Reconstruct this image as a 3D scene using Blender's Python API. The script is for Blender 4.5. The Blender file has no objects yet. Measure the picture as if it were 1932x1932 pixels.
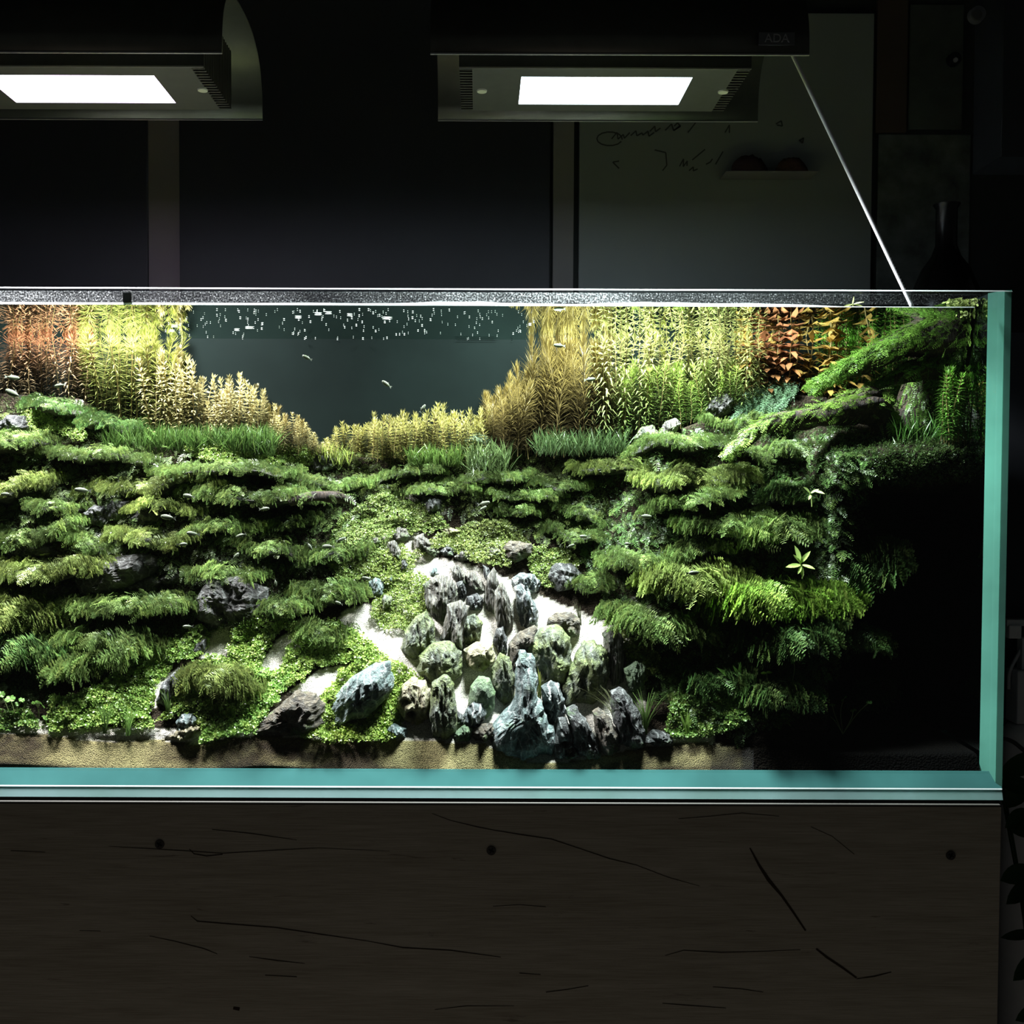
import bpy, bmesh, math, random
import numpy as np
from mathutils import Vector, Matrix, Euler, noise as mnoise

random.seed(7)
RNG = np.random.default_rng(11)
C = bpy.context.scene.collection
SC = bpy.context.scene

# ------------------------------------------------------------------ camera
F_PX, CX, CY = 1900.0, 905.0, 966.0
CAM_Y, CAM_Z = -1.19, 1.18
PITCH, ROLL = math.radians(1.7), math.radians(0.2)
cam_d = bpy.data.cameras.new('camera')
cam = bpy.data.objects.new('camera', cam_d)
C.objects.link(cam)
cam_d.sensor_width = 36.0
cam_d.lens = F_PX / 1932.0 * 36.0
cam_d.shift_x = (966.0 - CX) / 1932.0
cam_d.clip_start = 0.05
CAM_M = Matrix.Translation((0, CAM_Y, CAM_Z)) @ Matrix.Rotation(math.pi / 2 - PITCH, 4, 'X') @ Matrix.Rotation(ROLL, 4, 'Z')
cam.matrix_world = CAM_M
SC.camera = cam

# ------------------------------------------------------------------ world, lamps' beams, exposure
w = bpy.data.worlds.new('dark_room')
SC.world = w
w.use_nodes = True
w.node_tree.nodes['Background'].inputs[0].default_value = (0.92, 1.0, 0.95, 1)
w.node_tree.nodes['Background'].inputs[1].default_value = 0.017
SC.view_settings.view_transform = 'Standard'
SC.view_settings.look = 'None'
SC.view_settings.exposure = 0.0
SC.view_settings.gamma = 1.0
SC.view_settings.use_curve_mapping = False
cy = SC.cycles
cy.max_bounces = 8
cy.diffuse_bounces = 3
cy.glossy_bounces = 4
cy.transmission_bounces = 4
cy.transparent_max_bounces = 24
cy.caustics_reflective = False
cy.caustics_refractive = False
cy.sample_clamp_indirect = 3.0
cy.use_denoising = True

_ld = CAM_M.to_3x3() @ Vector(((1000 - CX) / F_PX, -(100 - CY) / F_PX, -1.0))
LAMP_Z = CAM_Z + _ld.z * (0.010 - CAM_Y) / _ld.y       # underside of the lamps
LED_Y0, LED_Y1 = 0.0775, 0.169
LEDS = [(0.050, 0.263, (0.93, 0.98, 1.0), 27.0), (-0.620, -0.407, (1.0, 0.95, 1.0), 27.0)]
for (x0, x1, colr, power) in LEDS:
    ld = bpy.data.lights.new('led_beam', 'AREA')
    ld.shape = 'RECTANGLE'
    ld.size, ld.size_y = x1 - x0, LED_Y1 - LED_Y0
    ld.energy = power
    ld.color = colr
    ld.spread = math.radians(125)
    lo = bpy.data.objects.new('led_beam', ld)
    lo.location = ((x0 + x1) / 2, (LED_Y0 + LED_Y1) / 2, LAMP_Z - 0.0035)
    C.objects.link(lo)

# ------------------------------------------------------------------ geometry helpers
R3 = CAM_M.to_3x3()
RN = np.array(R3)
CL = np.array((0, CAM_Y, CAM_Z))


def P(px, py, Y):
    """World point on the plane y = Y that the photograph shows at (px, py)."""
    d = R3 @ Vector(((px - CX) / F_PX, -(py - CY) / F_PX, -1.0))
    t = (Y - CAM_Y) / d.y
    return Vector((d.x * t, Y, CAM_Z + d.z * t))


def PA(px, py, Y):
    """The same for arrays."""
    px, py, Y = np.broadcast_arrays(np.asarray(px, float), np.asarray(py, float), np.asarray(Y, float))
    loc = np.stack([(px - CX) / F_PX, -(py - CY) / F_PX, -np.ones_like(px)], -1)
    d = loc @ RN.T
    t = (Y - CAM_Y) / d[..., 1]
    return CL + d * t[..., None]


def lerp(a, b, t):
    return a + (b - a) * t


def sstep(a, b, x):
    t = np.clip((np.asarray(x, float) - a) / (b - a), 0, 1)
    return t * t * (3 - 2 * t)


_PERM = np.random.default_rng(3).random((64, 64, 64))


def vnoise(x, y, z=0.0):
    x, y, z = np.broadcast_arrays(np.asarray(x, float), np.asarray(y, float), np.asarray(z, float))
    xi, yi, zi = np.floor(x).astype(int), np.floor(y).astype(int), np.floor(z).astype(int)
    fx, fy, fz = x - xi, y - yi, z - zi
    fx, fy, fz = [f * f * (3 - 2 * f) for f in (fx, fy, fz)]
    r = 0
    for a in (0, 1):
        for b in (0, 1):
            for c in (0, 1):
                v = _PERM[(xi + a) % 64, (yi + b) % 64, (zi + c) % 64]
                r = r + v * (fx if a else 1 - fx) * (fy if b else 1 - fy) * (fz if c else 1 - fz)
    return r * 2 - 1


def fbm(x, y, z=0.0, o=4):
    s, a, f = 0, 0.5, 1.0
    for _ in range(o):
        s = s + a * vnoise(x * f, y * f, np.asarray(z) * f + 7.3 * _)
        a *= 0.5
        f *= 2.03
    return s


def link(o, parent=None, label=None, cat=None, group=None, kind=None):
    C.objects.link(o)
    if parent is not None:
        o.parent = parent
    for k, v in (('label', label), ('category', cat), ('group', group), ('kind', kind)):
        if v:
            o[k] = v
    return o


def mesh_np(name, V, F, smooth=False, col=None):
    """V (n,3), F (m,k) arrays -> mesh datablock."""
    V = np.asarray(V, np.float32)
    F = np.asarray(F, np.int32)
    me = bpy.data.meshes.new(name)
    n, m, k = len(V), len(F), F.shape[1]
    me.vertices.add(n)
    me.vertices.foreach_set('co', V.ravel())
    me.loops.add(m * k)
    me.loops.foreach_set('vertex_index', F.ravel())
    me.polygons.add(m)
    me.polygons.foreach_set('loop_start', np.arange(0, m * k, k, dtype=np.int32))
    if smooth:
        me.polygons.foreach_set('use_smooth', np.ones(m, bool))
    me.update(calc_edges=True)
    if col is not None:
        a = me.color_attributes.new('Col', 'FLOAT_COLOR', 'POINT')
        c4 = np.ones((n, 4), np.float32)
        c4[:, :3] = col
        a.data.foreach_set('color', c4.ravel())
    return me


def obj_np(name, V, F, mat, parent=None, smooth=False, col=None, origin=None, **kw):
    V = np.asarray(V, float)
    if origin is not None:
        V = V - np.asarray(origin)
    me = mesh_np(name, V, F, smooth, col)
    me.materials.append(mat)
    o = bpy.data.objects.new(name, me)
    if origin is not None:
        o.location = origin
    return link(o, parent, **kw)


def empty(name, loc, **kw):
    o = bpy.data.objects.new(name, None)
    o.location = loc
    o.empty_display_size = 0.01
    return link(o, **kw)


def child(o, parent):
    """Parent keeping the child's world place (parents are unrotated)."""
    o.parent = parent
    o.location = Vector(o.location) - Vector(parent.location)
    return o


def bm_obj(name, bm, mat, parent=None, smooth=False, **kw):
    me = bpy.data.meshes.new(name)
    bm.to_mesh(me)
    bm.free()
    me.materials.append(mat)
    if smooth:
        for p in me.polygons:
            p.use_smooth = True
    o = bpy.data.objects.new(name, me)
    return link(o, parent, **kw)


def add_box(bm, x0, x1, y0, y1, z0, z1, bev=0.0):
    vs = [bm.verts.new(c) for c in ((x0, y0, z0), (x1, y0, z0), (x1, y1, z0), (x0, y1, z0), (x0, y0, z1), (x1, y0, z1), (x1, y1, z1), (x0, y1, z1))]
    fs = [bm.faces.new([vs[i] for i in q]) for q in ((0, 3, 2, 1), (4, 5, 6, 7), (0, 1, 5, 4), (1, 2, 6, 5), (2, 3, 7, 6), (3, 0, 4, 7))]
    if bev > 0:
        es = list({e for f in fs for e in f.edges})
        bmesh.ops.bevel(bm, geom=es, offset=bev, segments=2, affect='EDGES', profile=0.6)


def box_obj(name, x0, x1, y0, y1, z0, z1, mat, parent=None, bev=0.0, **kw):
    bm = bmesh.new()
    add_box(bm, x0, x1, y0, y1, z0, z1, bev)
    return bm_obj(name, bm, mat, parent, **kw)


def tube_arrays(pts, rad, n=10, cap=True, wob=0.0, seed=0, wf=60.0):
    """Swept tube through PTS with radii RAD; optional bark wobble."""
    pts = np.asarray(pts, float)
    m = len(pts)
    rad = np.broadcast_to(np.asarray(rad, float), (m,))
    T = np.gradient(pts, axis=0)
    T /= np.linalg.norm(T, axis=1)[:, None] + 1e-12
    up = np.array((0.13, 0.97, 0.2))
    V = []
    ang = np.linspace(0, 2 * math.pi, n, endpoint=False)
    for i in range(m):
        a = np.cross(T[i], up)
        a /= np.linalg.norm(a) + 1e-12
        b = np.cross(T[i], a)
        r = np.full(n, rad[i])
        if wob:
            r = r * (1 + wob * vnoise(ang * 1.9 + seed, np.full(n, i * 0.22), seed) + wob * 0.5 * vnoise(ang * 5.1 + seed, np.full(n, i * 0.4), seed + 3.3))
        V.append(pts[i] + (np.cos(ang) * r)[:, None] * a + (np.sin(ang) * r)[:, None] * b)
    V = np.concatenate(V)
    F = []
    for i in range(m - 1):
        for j in range(n):
            k = (j + 1) % n
            F.append((i * n + j, i * n + k, (i + 1) * n + k, (i + 1) * n + j))
    if cap:
        V = np.concatenate([V, pts[:1], pts[-1:]])
        a, b = m * n, m * n + 1
        for j in range(n):
            k = (j + 1) % n
            F.append((a, k, j, a))
            F.append((b, (m - 1) * n + j, (m - 1) * n + k, b))
    return V, F


def smooth_path(pts, k=6):
    """Catmull-Rom through control points."""
    p = np.asarray(pts, float)
    p = np.vstack([2 * p[0] - p[1], p, 2 * p[-1] - p[-2]])
    out = []
    for i in range(1, len(p) - 2):
        for t in np.linspace(0, 1, k, endpoint=False):
            a, b, c, d = p[i - 1], p[i], p[i + 1], p[i + 2]
            out.append(0.5 * ((2 * b) + (-a + c) * t + (2 * a - 5 * b + 4 * c - d) * t * t + (-a + 3 * b - 3 * c + d) * t ** 3))
    out.append(p[-2])
    return np.array(out)


def poly_obj(name, V, faces, mat, parent=None, smooth=False, **kw):
    me = bpy.data.meshes.new(name)
    me.from_pydata([tuple(v) for v in V], [], [tuple(dict.fromkeys(f)) for f in faces])
    me.materials.append(mat)
    if smooth:
        for p in me.polygons:
            p.use_smooth = True
    o = bpy.data.objects.new(name, me)
    return link(o, parent, **kw)


# ------------------------------------------------------------------ materials
def new_mat(name):
    m = bpy.data.materials.new(name)
    m.use_nodes = True
    nt = m.node_tree
    nt.nodes.clear()
    out = nt.nodes.new('ShaderNodeOutputMaterial')
    return m, nt, out


def N(nt, typ, **inp):
    n = nt.nodes.new(typ)
    for k, v in inp.items():
        if k.startswith('_'):
            setattr(n, k[1:], v)
        else:
            key = k.replace('0x', '')
            n.inputs[int(key) if key.isdigit() else key].default_value = v
    return n


def L(nt, a, b):
    nt.links.new(a, b)


def ramp(nt, fac, stops, interp='LINEAR'):
    r = nt.nodes.new('ShaderNodeValToRGB')
    r.color_ramp.interpolation = interp
    e = r.color_ramp.elements
    while len(e) < len(stops):
        e.new(0.5)
    for i, (p, c) in enumerate(stops):
        e[i].position = p
        e[i].color = (*c, 1) if len(c) == 3 else c
    L(nt, fac, r.inputs[0])
    return r.outputs[0]


def mixc(nt, f, a, b, mode='MIX'):
    n = nt.nodes.new('ShaderNodeMix')
    n.data_type = 'RGBA'
    n.blend_type = mode
    for s, v in ((n.inputs[0], f), (n.inputs[6], a), (n.inputs[7], b)):
        if hasattr(v, 'links'):
            L(nt, v, s)
        elif isinstance(v, (int, float)):
            s.default_value = v
        else:
            s.default_value = (*v, 1)
    return n.outputs[2]


def mathn(nt, op, a, b=0.5):
    n = nt.nodes.new('ShaderNodeMath')
    n.operation = op
    for s, v in ((n.inputs[0], a), (n.inputs[1], b)):
        if hasattr(v, 'links'):
            L(nt, v, s)
        else:
            s.default_value = v
    return n.outputs[0]


def pbsdf(nt, out, color, rough=0.5, spec=0.4, metal=0.0, bump=None, bump_s=0.3, bump_d=0.001):
    b = nt.nodes.new('ShaderNodeBsdfPrincipled')
    for k, v in (('Base Color', color), ('Roughness', rough), ('Specular IOR Level', spec), ('Metallic', metal)):
        if hasattr(v, 'links'):
            L(nt, v, b.inputs[k])
        else:
            b.inputs[k].default_value = (*v, 1) if k == 'Base Color' else v
    if bump is not None:
        bn = N(nt, 'ShaderNodeBump', Strength=bump_s, Distance=bump_d)
        L(nt, bump, bn.inputs['Height'])
        L(nt, bn.outputs[0], b.inputs['Normal'])
    if out is not None:
        L(nt, b.outputs[0], out.inputs[0])
    return b


def coords(nt, which='Object', scale=(1, 1, 1), rot=(0, 0, 0)):
    tc = nt.nodes.new('ShaderNodeTexCoord')
    mp = nt.nodes.new('ShaderNodeMapping')
    mp.inputs['Scale'].default_value = scale
    mp.inputs['Rotation'].default_value = rot
    L(nt, tc.outputs[which], mp.inputs[0])
    return mp.outputs[0]


def noise_t(nt, vec, scale, detail=5, rough=0.55, dist=0.0):
    n = N(nt, 'ShaderNodeTexNoise', Scale=scale, Detail=detail, Roughness=rough, Distortion=dist)
    L(nt, vec, n.inputs['Vector'])
    return n.outputs['Fac']


def plain(name, color, rough=0.5, spec=0.4, metal=0.0, grain=0.0, gscale=80.0):
    m, nt, out = new_mat(name)
    v = coords(nt)
    f = noise_t(nt, v, gscale)
    k = 1 - grain
    c = ramp(nt, f, [(0.25, tuple(x * (1 - grain) for x in color)), (0.75, tuple(min(1, x * (1 + grain)) for x in color))])
    pbsdf(nt, out, c, rough, spec, metal)
    return m


def leaf_mat(name, trans=0.35, gloss=0.35, rough=0.45, var=0.35):
    m, nt, out = new_mat(name)
    a = N(nt, 'ShaderNodeAttribute', _attribute_name='Col')
    oi = nt.nodes.new('ShaderNodeObjectInfo')
    v = nt.nodes.new('ShaderNodeMapRange')
    v.inputs['To Min'].default_value = 1 - var
    v.inputs['To Max'].default_value = 1 + var
    L(nt, oi.outputs['Random'], v.inputs[0])
    hsv = nt.nodes.new('ShaderNodeHueSaturation')
    L(nt, a.outputs['Color'], hsv.inputs['Color'])
    L(nt, v.outputs[0], hsv.inputs['Value'])
    b = pbsdf(nt, None, hsv.outputs[0], rough, gloss)
    t = nt.nodes.new('ShaderNodeBsdfTranslucent')
    L(nt, hsv.outputs[0], t.inputs[0])
    mx = N(nt, 'ShaderNodeMixShader', Fac=trans)
    L(nt, b.outputs[0], mx.inputs[1])
    L(nt, t.outputs[0], mx.inputs[2])
    L(nt, mx.outputs[0], out.inputs[0])
    return m


def rock_mat(name, dark, light, vein=(0.42, 0.45, 0.43), vein_amt=0.5, algae=(0.10, 0.19, 0.05), algae_amt=0.3, strata=(1, 1, 1), scale=70.0):
    m, nt, out = new_mat(name)
    v = coords(nt, 'Object', strata)
    n1 = noise_t(nt, v, scale, 8, 0.62, 0.6)
    c = ramp(nt, n1, [(0.33, dark), (0.52, tuple(lerp(a, b, 0.45) for a, b in zip(dark, light))), (0.7, light)])
    vo = N(nt, 'ShaderNodeTexWave', Scale=scale * 0.42, Distortion=9.0, Detail=4.0)
    vo.inputs['Detail Scale'].default_value = 1.6
    L(nt, v, vo.inputs['Vector'])
    vm = ramp(nt, vo.outputs['Fac'], [(0.86, (0, 0, 0)), (0.97, (1, 1, 1))])
    c = mixc(nt, mathn(nt, 'MULTIPLY', vm, vein_amt), c, vein)
    n2 = noise_t(nt, coords(nt, 'Object'), scale * 0.5, 4, 0.6)
    am = ramp(nt, n2, [(0.62 - 0.4 * algae_amt, (0, 0, 0)), (0.82 - 0.4 * algae_amt, (1, 1, 1))])
    n3 = noise_t(nt, coords(nt, 'Object'), scale * 6, 3)
    ac = ramp(nt, n3, [(0.3, tuple(x * 0.45 for x in algae)), (0.75, tuple(min(1, x * 1.7) for x in algae))])
    c = mixc(nt, am, c, ac)
    h = mathn(nt, 'ADD', n1, mathn(nt, 'MULTIPLY', noise_t(nt, v, scale * 4, 6, 0.6), 0.5))
    pbsdf(nt, out, c, 0.6, 0.35, 0, h, 1.0, 0.008)
    return m


M = {}
M['leaf'] = leaf_mat('leaf')
M['moss'] = leaf_mat('moss_leaf', 0.3, 0.4, 0.4, 0.12)
M['carpet'] = leaf_mat('carpet_leaf', 0.3, 0.45, 0.35, 0.05)
M['grey'] = rock_mat('blue_grey_rock', (0.024, 0.040, 0.040), (0.25, 0.33, 0.31), algae_amt=0.1, vein_amt=0.5)
M['dark'] = rock_mat('dark_rock', (0.007, 0.008, 0.008), (0.095, 0.10, 0.095), vein_amt=0.25, algae_amt=0.12)
M['striated'] = rock_mat('striated_rock', (0.011, 0.010, 0.008), (0.25, 0.24, 0.19), vein_amt=0.35, algae_amt=0.22, strata=(3.2, 1, 0.5), scale=60)
M['green'] = rock_mat('algae_rock', (0.018, 0.025, 0.017), (0.20, 0.225, 0.15), vein_amt=0.25, algae=(0.115, 0.145, 0.045), algae_amt=0.55)
M['brown'] = rock_mat('brown_rock', (0.014, 0.011, 0.008), (0.17, 0.145, 0.10), vein_amt=0.1, algae_amt=0.18, strata=(1, 1, 3.0))
M['cream'] = rock_mat('cream_rock', (0.09, 0.08, 0.04), (0.55, 0.51, 0.33), vein_amt=0.1, algae=(0.22, 0.25, 0.07), algae_amt=0.35)
M['mint'] = rock_mat('mint_algae_rock', (0.055, 0.09, 0.05), (0.20, 0.28, 0.16), vein_amt=0.1, algae=(0.09, 0.155, 0.055), algae_amt=0.5)
M['veined'] = rock_mat('white_veined_rock', (0.012, 0.018, 0.019), (0.16, 0.19, 0.185), vein=(0.6, 0.63, 0.61), vein_amt=0.95, algae_amt=0.05)
M['cliff'] = rock_mat('cliff_rock', (0.008, 0.008, 0.007), (0.075, 0.075, 0.066), vein_amt=0.2, algae=(0.06, 0.08, 0.03), algae_amt=0.2, strata=(1, 1, 2.2))
M['ledge'] = rock_mat('ledge_rock', (0.008, 0.009, 0.007), (0.11, 0.11, 0.085), vein_amt=0.06, algae=(0.05, 0.085, 0.02), algae_amt=0.3, strata=(1, 1, 2.5))


def bark_mat():
    m, nt, out = new_mat('driftwood_bark')
    v = coords(nt, 'Object', (1, 1, 0.25))
    n1 = noise_t(nt, v, 160, 8, 0.65, 1.2)
    c = ramp(nt, n1, [(0.32, (0.005, 0.0035, 0.0025)), (0.55, (0.033, 0.021, 0.013)), (0.74, (0.11, 0.074, 0.045))])
    pbsdf(nt, out, c, 0.7, 0.3, 0, n1, 1.0, 0.004)
    return m


M['bark'] = bark_mat()


def ground_mat(name, scale, contrast, spec=0.25):
    m, nt, out = new_mat(name)
    a = N(nt, 'ShaderNodeAttribute', _attribute_name='Col')
    v = coords(nt)
    vo = N(nt, 'ShaderNodeTexVoronoi', Scale=scale)
    L(nt, v, vo.inputs['Vector'])
    sep = nt.nodes.new('ShaderNodeSeparateColor')
    L(nt, vo.outputs['Color'], sep.inputs[0])
    g = ramp(nt, sep.outputs[0], [(0.0, (1 - contrast,) * 3), (0.45, (1.0,) * 3), (1.0, (1 + contrast * 0.6,) * 3)])
    g2 = ramp(nt, vo.outputs['Distance'], [(0.0, (1.1,) * 3), (0.75, (1 - contrast * 0.7,) * 3)])
    c = mixc(nt, 1.0, mixc(nt, 1.0, a.outputs['Color'], g, 'MULTIPLY'), g2, 'MULTIPLY')
    h = mathn(nt, 'SUBTRACT', 1.0, vo.outputs['Distance'])
    pbsdf(nt, out, c, 0.85, spec, 0, h, 0.8, 0.0015)
    return m


M['sand'] = ground_mat('sand', 900, 0.45)
M['soil'] = ground_mat('soil', 420, 0.6, 0.03)


def thin_glass(name, tint=(0.97, 0.99, 0.985), refl=0.03):
    m, nt, out = new_mat(name)
    t = N(nt, 'ShaderNodeBsdfTransparent')
    t.inputs[0].default_value = (*tint, 1)
    g = N(nt, 'ShaderNodeBsdfGlossy', Roughness=0.02)
    mx = N(nt, 'ShaderNodeMixShader', Fac=refl)
    L(nt, t.outputs[0], mx.inputs[1])
    L(nt, g.outputs[0], mx.inputs[2])
    L(nt, mx.outputs[0], out.inputs[0])
    return m


def tir_mat(name, lo, hi, mirror=(0.86, 0.92, 0.88), tint=(0.98, 1, 0.99), rough=0.0, wave=0.0):
    """Clear when looked through steeply, a mirror at a grazing angle (total reflection at a water boundary)."""
    m, nt, out = new_mat(name)
    ge = nt.nodes.new('ShaderNodeNewGeometry')
    d = nt.nodes.new('ShaderNodeVectorMath')
    d.operation = 'DOT_PRODUCT'
    L(nt, ge.outputs['Incoming'], d.inputs[0])
    L(nt, ge.outputs['Normal'], d.inputs[1])
    f = nt.nodes.new('ShaderNodeMapRange')
    f.inputs['From Min'].default_value = lo
    f.inputs['From Max'].default_value = hi
    f.inputs['To Min'].default_value = 1
    f.inputs['To Max'].default_value = 0.02
    L(nt, mathn(nt, 'ABSOLUTE', d.outputs['Value']), f.inputs[0])
    t = N(nt, 'ShaderNodeBsdfTransparent')
    t.inputs[0].default_value = (*tint, 1)
    g = N(nt, 'ShaderNodeBsdfGlossy', Roughness=rough)
    g.inputs[0].default_value = (*mirror, 1)
    if wave:
        nz = noise_t(nt, coords(nt, 'Object', (1, 1, 1)), 26, 2)
        bn = N(nt, 'ShaderNodeBump', Strength=wave, Distance=0.002)
        L(nt, nz, bn.inputs['Height'])
        L(nt, bn.outputs[0], g.inputs['Normal'])
    mx = nt.nodes.new('ShaderNodeMixShader')
    L(nt, f.outputs[0], mx.inputs[0])
    L(nt, t.outputs[0], mx.inputs[1])
    L(nt, g.outputs[0], mx.inputs[2])
    L(nt, mx.outputs[0], out.inputs[0])
    return m


M['pane'] = thin_glass('clear_glass')
M['water_top'] = tir_mat('water_surface', 0.33, 0.5, wave=0.0)
M['side_pane'] = tir_mat('side_glass', 0.48, 0.55, mirror=(0.55, 0.68, 0.66))


def edge_mat(name, color, trans=0.45, streak=0.25):
    m, nt, out = new_mat(name)
    v = coords(nt, 'Object', (0.6, 1, 40))
    n = noise_t(nt, coords(nt, 'Object'), 6, 4)
    c = ramp(nt, n, [(0.3, tuple(x * (1 - streak) for x in color)), (0.7, tuple(min(1, x * (1 + streak)) for x in color))])
    d = pbsdf(nt, None, c, 0.18, 0.6)
    t = nt.nodes.new('ShaderNodeBsdfTranslucent')
    L(nt, c, t.inputs[0])
    mx = N(nt, 'ShaderNodeMixShader', Fac=trans)
    L(nt, d.outputs[0], mx.inputs[1])
    L(nt, t.outputs[0], mx.inputs[2])
    L(nt, mx.outputs[0], out.inputs[0])
    return m


M['seam'] = edge_mat('blue_green_seam', (0.065, 0.21, 0.20))  # edge tints carry the glow of light guided inside the glass
M['edge'] = edge_mat('green_glass_edge', (0.12, 0.36, 0.28))
M['edge_side'] = edge_mat('light_green_edge', (0.22, 0.55, 0.44), 0.65)
M['edge_pale'] = edge_mat('pale_glass_edge', (0.55, 0.90, 0.82))
M['edge_white'] = edge_mat('bright_glass_edge', (0.9, 0.98, 0.97), 0.5, 0.05)
M['black'] = plain('black_rubber', (0.008, 0.008, 0.008), 0.6, 0.2)


def droplets_mat():
    m, nt, out = new_mat('condensation')
    v = coords(nt)
    vo = N(nt, 'ShaderNodeTexVoronoi', Scale=330.0)
    L(nt, v, vo.inputs['Vector'])
    n1 = noise_t(nt, v, 500, 3)
    n2 = noise_t(nt, coords(nt, 'Object', (1, 1, 4)), 7, 3)
    spots = ramp(nt, vo.outputs['Distance'], [(0.12, (1, 1, 1)), (0.24, (0, 0, 0))])
    veil = ramp(nt, n1, [(0.45, (0.01,) * 3), (0.8, (0.22,) * 3)])
    big = ramp(nt, n2, [(0.38, (0.35,) * 3), (0.62, (1.0,) * 3)])
    f = mathn(nt, 'MULTIPLY', mathn(nt, 'ADD', veil, mathn(nt, 'MULTIPLY', spots, 0.45)), big)
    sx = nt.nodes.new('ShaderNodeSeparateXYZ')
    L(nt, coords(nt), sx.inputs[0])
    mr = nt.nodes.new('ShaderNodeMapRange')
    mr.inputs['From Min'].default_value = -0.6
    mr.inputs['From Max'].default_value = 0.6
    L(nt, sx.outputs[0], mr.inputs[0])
    f = mathn(nt, 'MULTIPLY', f, ramp(nt, mr.outputs[0], [(0.0, (0.75,) * 3), (0.43, (0.6,) * 3), (0.46, (1.0,) * 3), (0.645, (1.0,) * 3), (0.655, (0.4,) * 3), (0.9, (0.22,) * 3)]))  # coverage scaled along x to set how bright each stretch looks
    d = nt.nodes.new('ShaderNodeBsdfDiffuse')
    d.inputs[0].default_value = (0.85, 0.9, 0.9, 1)
    tl = nt.nodes.new('ShaderNodeBsdfTranslucent')
    tl.inputs[0].default_value = (0.85, 0.9, 0.9, 1)
    dm = N(nt, 'ShaderNodeMixShader', Fac=0.6)
    L(nt, d.outputs[0], dm.inputs[1])
    L(nt, tl.outputs[0], dm.inputs[2])
    t = nt.nodes.new('ShaderNodeBsdfTransparent')
    mx = nt.nodes.new('ShaderNodeMixShader')
    L(nt, f, mx.inputs[0])
    L(nt, t.outputs[0], mx.inputs[1])
    L(nt, dm.outputs[0], mx.inputs[2])
    L(nt, mx.outputs[0], out.inputs[0])
    return m


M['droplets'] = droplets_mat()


def back_mat():
    m, nt, out = new_mat('dark_back_film')
    n = noise_t(nt, coords(nt), 9, 5)
    c = ramp(nt, n, [(0.3, (0.0014, 0.0036, 0.0030)), (0.7, (0.0026, 0.0058, 0.0049))])
    pbsdf(nt, out, c, 0.7, 0.05)
    return m


M['back'] = back_mat()


def wood_mat():
    m, nt, out = new_mat('pale_oak')
    v = coords(nt, 'Object', (0.7, 1, 9))
    n1 = noise_t(nt, v, 7, 8, 0.6, 0.7)
    n2 = noise_t(nt, coords(nt, 'Object', (1.2, 1, 60)), 14, 5, 0.6)
    c = ramp(nt, n1, [(0.32, (0.28, 0.25, 0.19)), (0.55, (0.40, 0.365, 0.30)), (0.7, (0.48, 0.445, 0.375))])
    c = mixc(nt, 0.35, c, ramp(nt, n2, [(0.35, (0.3, 0.26, 0.2)), (0.6, (0.62, 0.57, 0.48))]))
    n3 = noise_t(nt, coords(nt, 'Object', (1.6, 1, 16)), 5, 6, 0.7, 1.5)
    dk = ramp(nt, n3, [(0.30, (1, 1, 1)), (0.36, (0, 0, 0))])
    c = mixc(nt, mathn(nt, 'MULTIPLY', dk, 0.6), c, (0.10, 0.07, 0.05))
    pbsdf(nt, out, c, 0.55, 0.3, 0, n2, 0.3, 0.0006)
    return m


M['oak'] = wood_mat()
M['crack'] = plain('dark_crack', (0.05, 0.035, 0.025), 0.8, 0.1)
M['steel'] = plain('screw_steel', (0.8, 0.8, 0.8), 0.5, 0.5, 0.2)
M['screw'] = plain('dark_screw', (0.07, 0.065, 0.06), 0.45, 0.4, 0.6)
M['alu'] = plain('anodised_aluminium', (0.17, 0.175, 0.15), 0.42, 0.5, 0.75, 0.12, 40)
M['alu_dark'] = plain('dark_anodised_cover', (0.10, 0.10, 0.10), 0.5, 0.4, 0.4, 0.1, 40)
M['alu_edge'] = plain('bare_aluminium_edge', (0.55, 0.55, 0.55), 0.35, 0.5, 0.8)
M['panel'] = plain('grey_lamp_panel', (0.09, 0.095, 0.09), 0.45, 0.4, 0.3, 0.1, 60)
M['badge'] = plain('grey_badge', (0.16, 0.17, 0.175), 0.4, 0.4, 0.3)
M['badge_txt'] = plain('badge_lettering', (0.42, 0.43, 0.44), 0.4, 0.4, 0.2)
M['white'] = plain('white_plastic', (0.82, 0.82, 0.84), 0.35, 0.4, 0, 0.04)
M['grey_plastic'] = plain('grey_plastic', (0.62, 0.63, 0.66), 0.4, 0.4, 0, 0.05)
M['cable'] = plain('black_cable', (0.02, 0.02, 0.02), 0.4, 0.4)
M['floater'] = edge_mat('flake_and_reflection', (0.85, 0.88, 0.85), 0.5, 0.1)
M['ink'] = plain('faded_ink', (0.11, 0.12, 0.12), 0.8, 0.1)


def emis(name, col, s):
    m, nt, out = new_mat(name)
    e = N(nt, 'ShaderNodeEmission', Strength=s)
    e.inputs[0].default_value = (*col, 1)
    L(nt, e.outputs[0], out.inputs[0])
    return m


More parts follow.
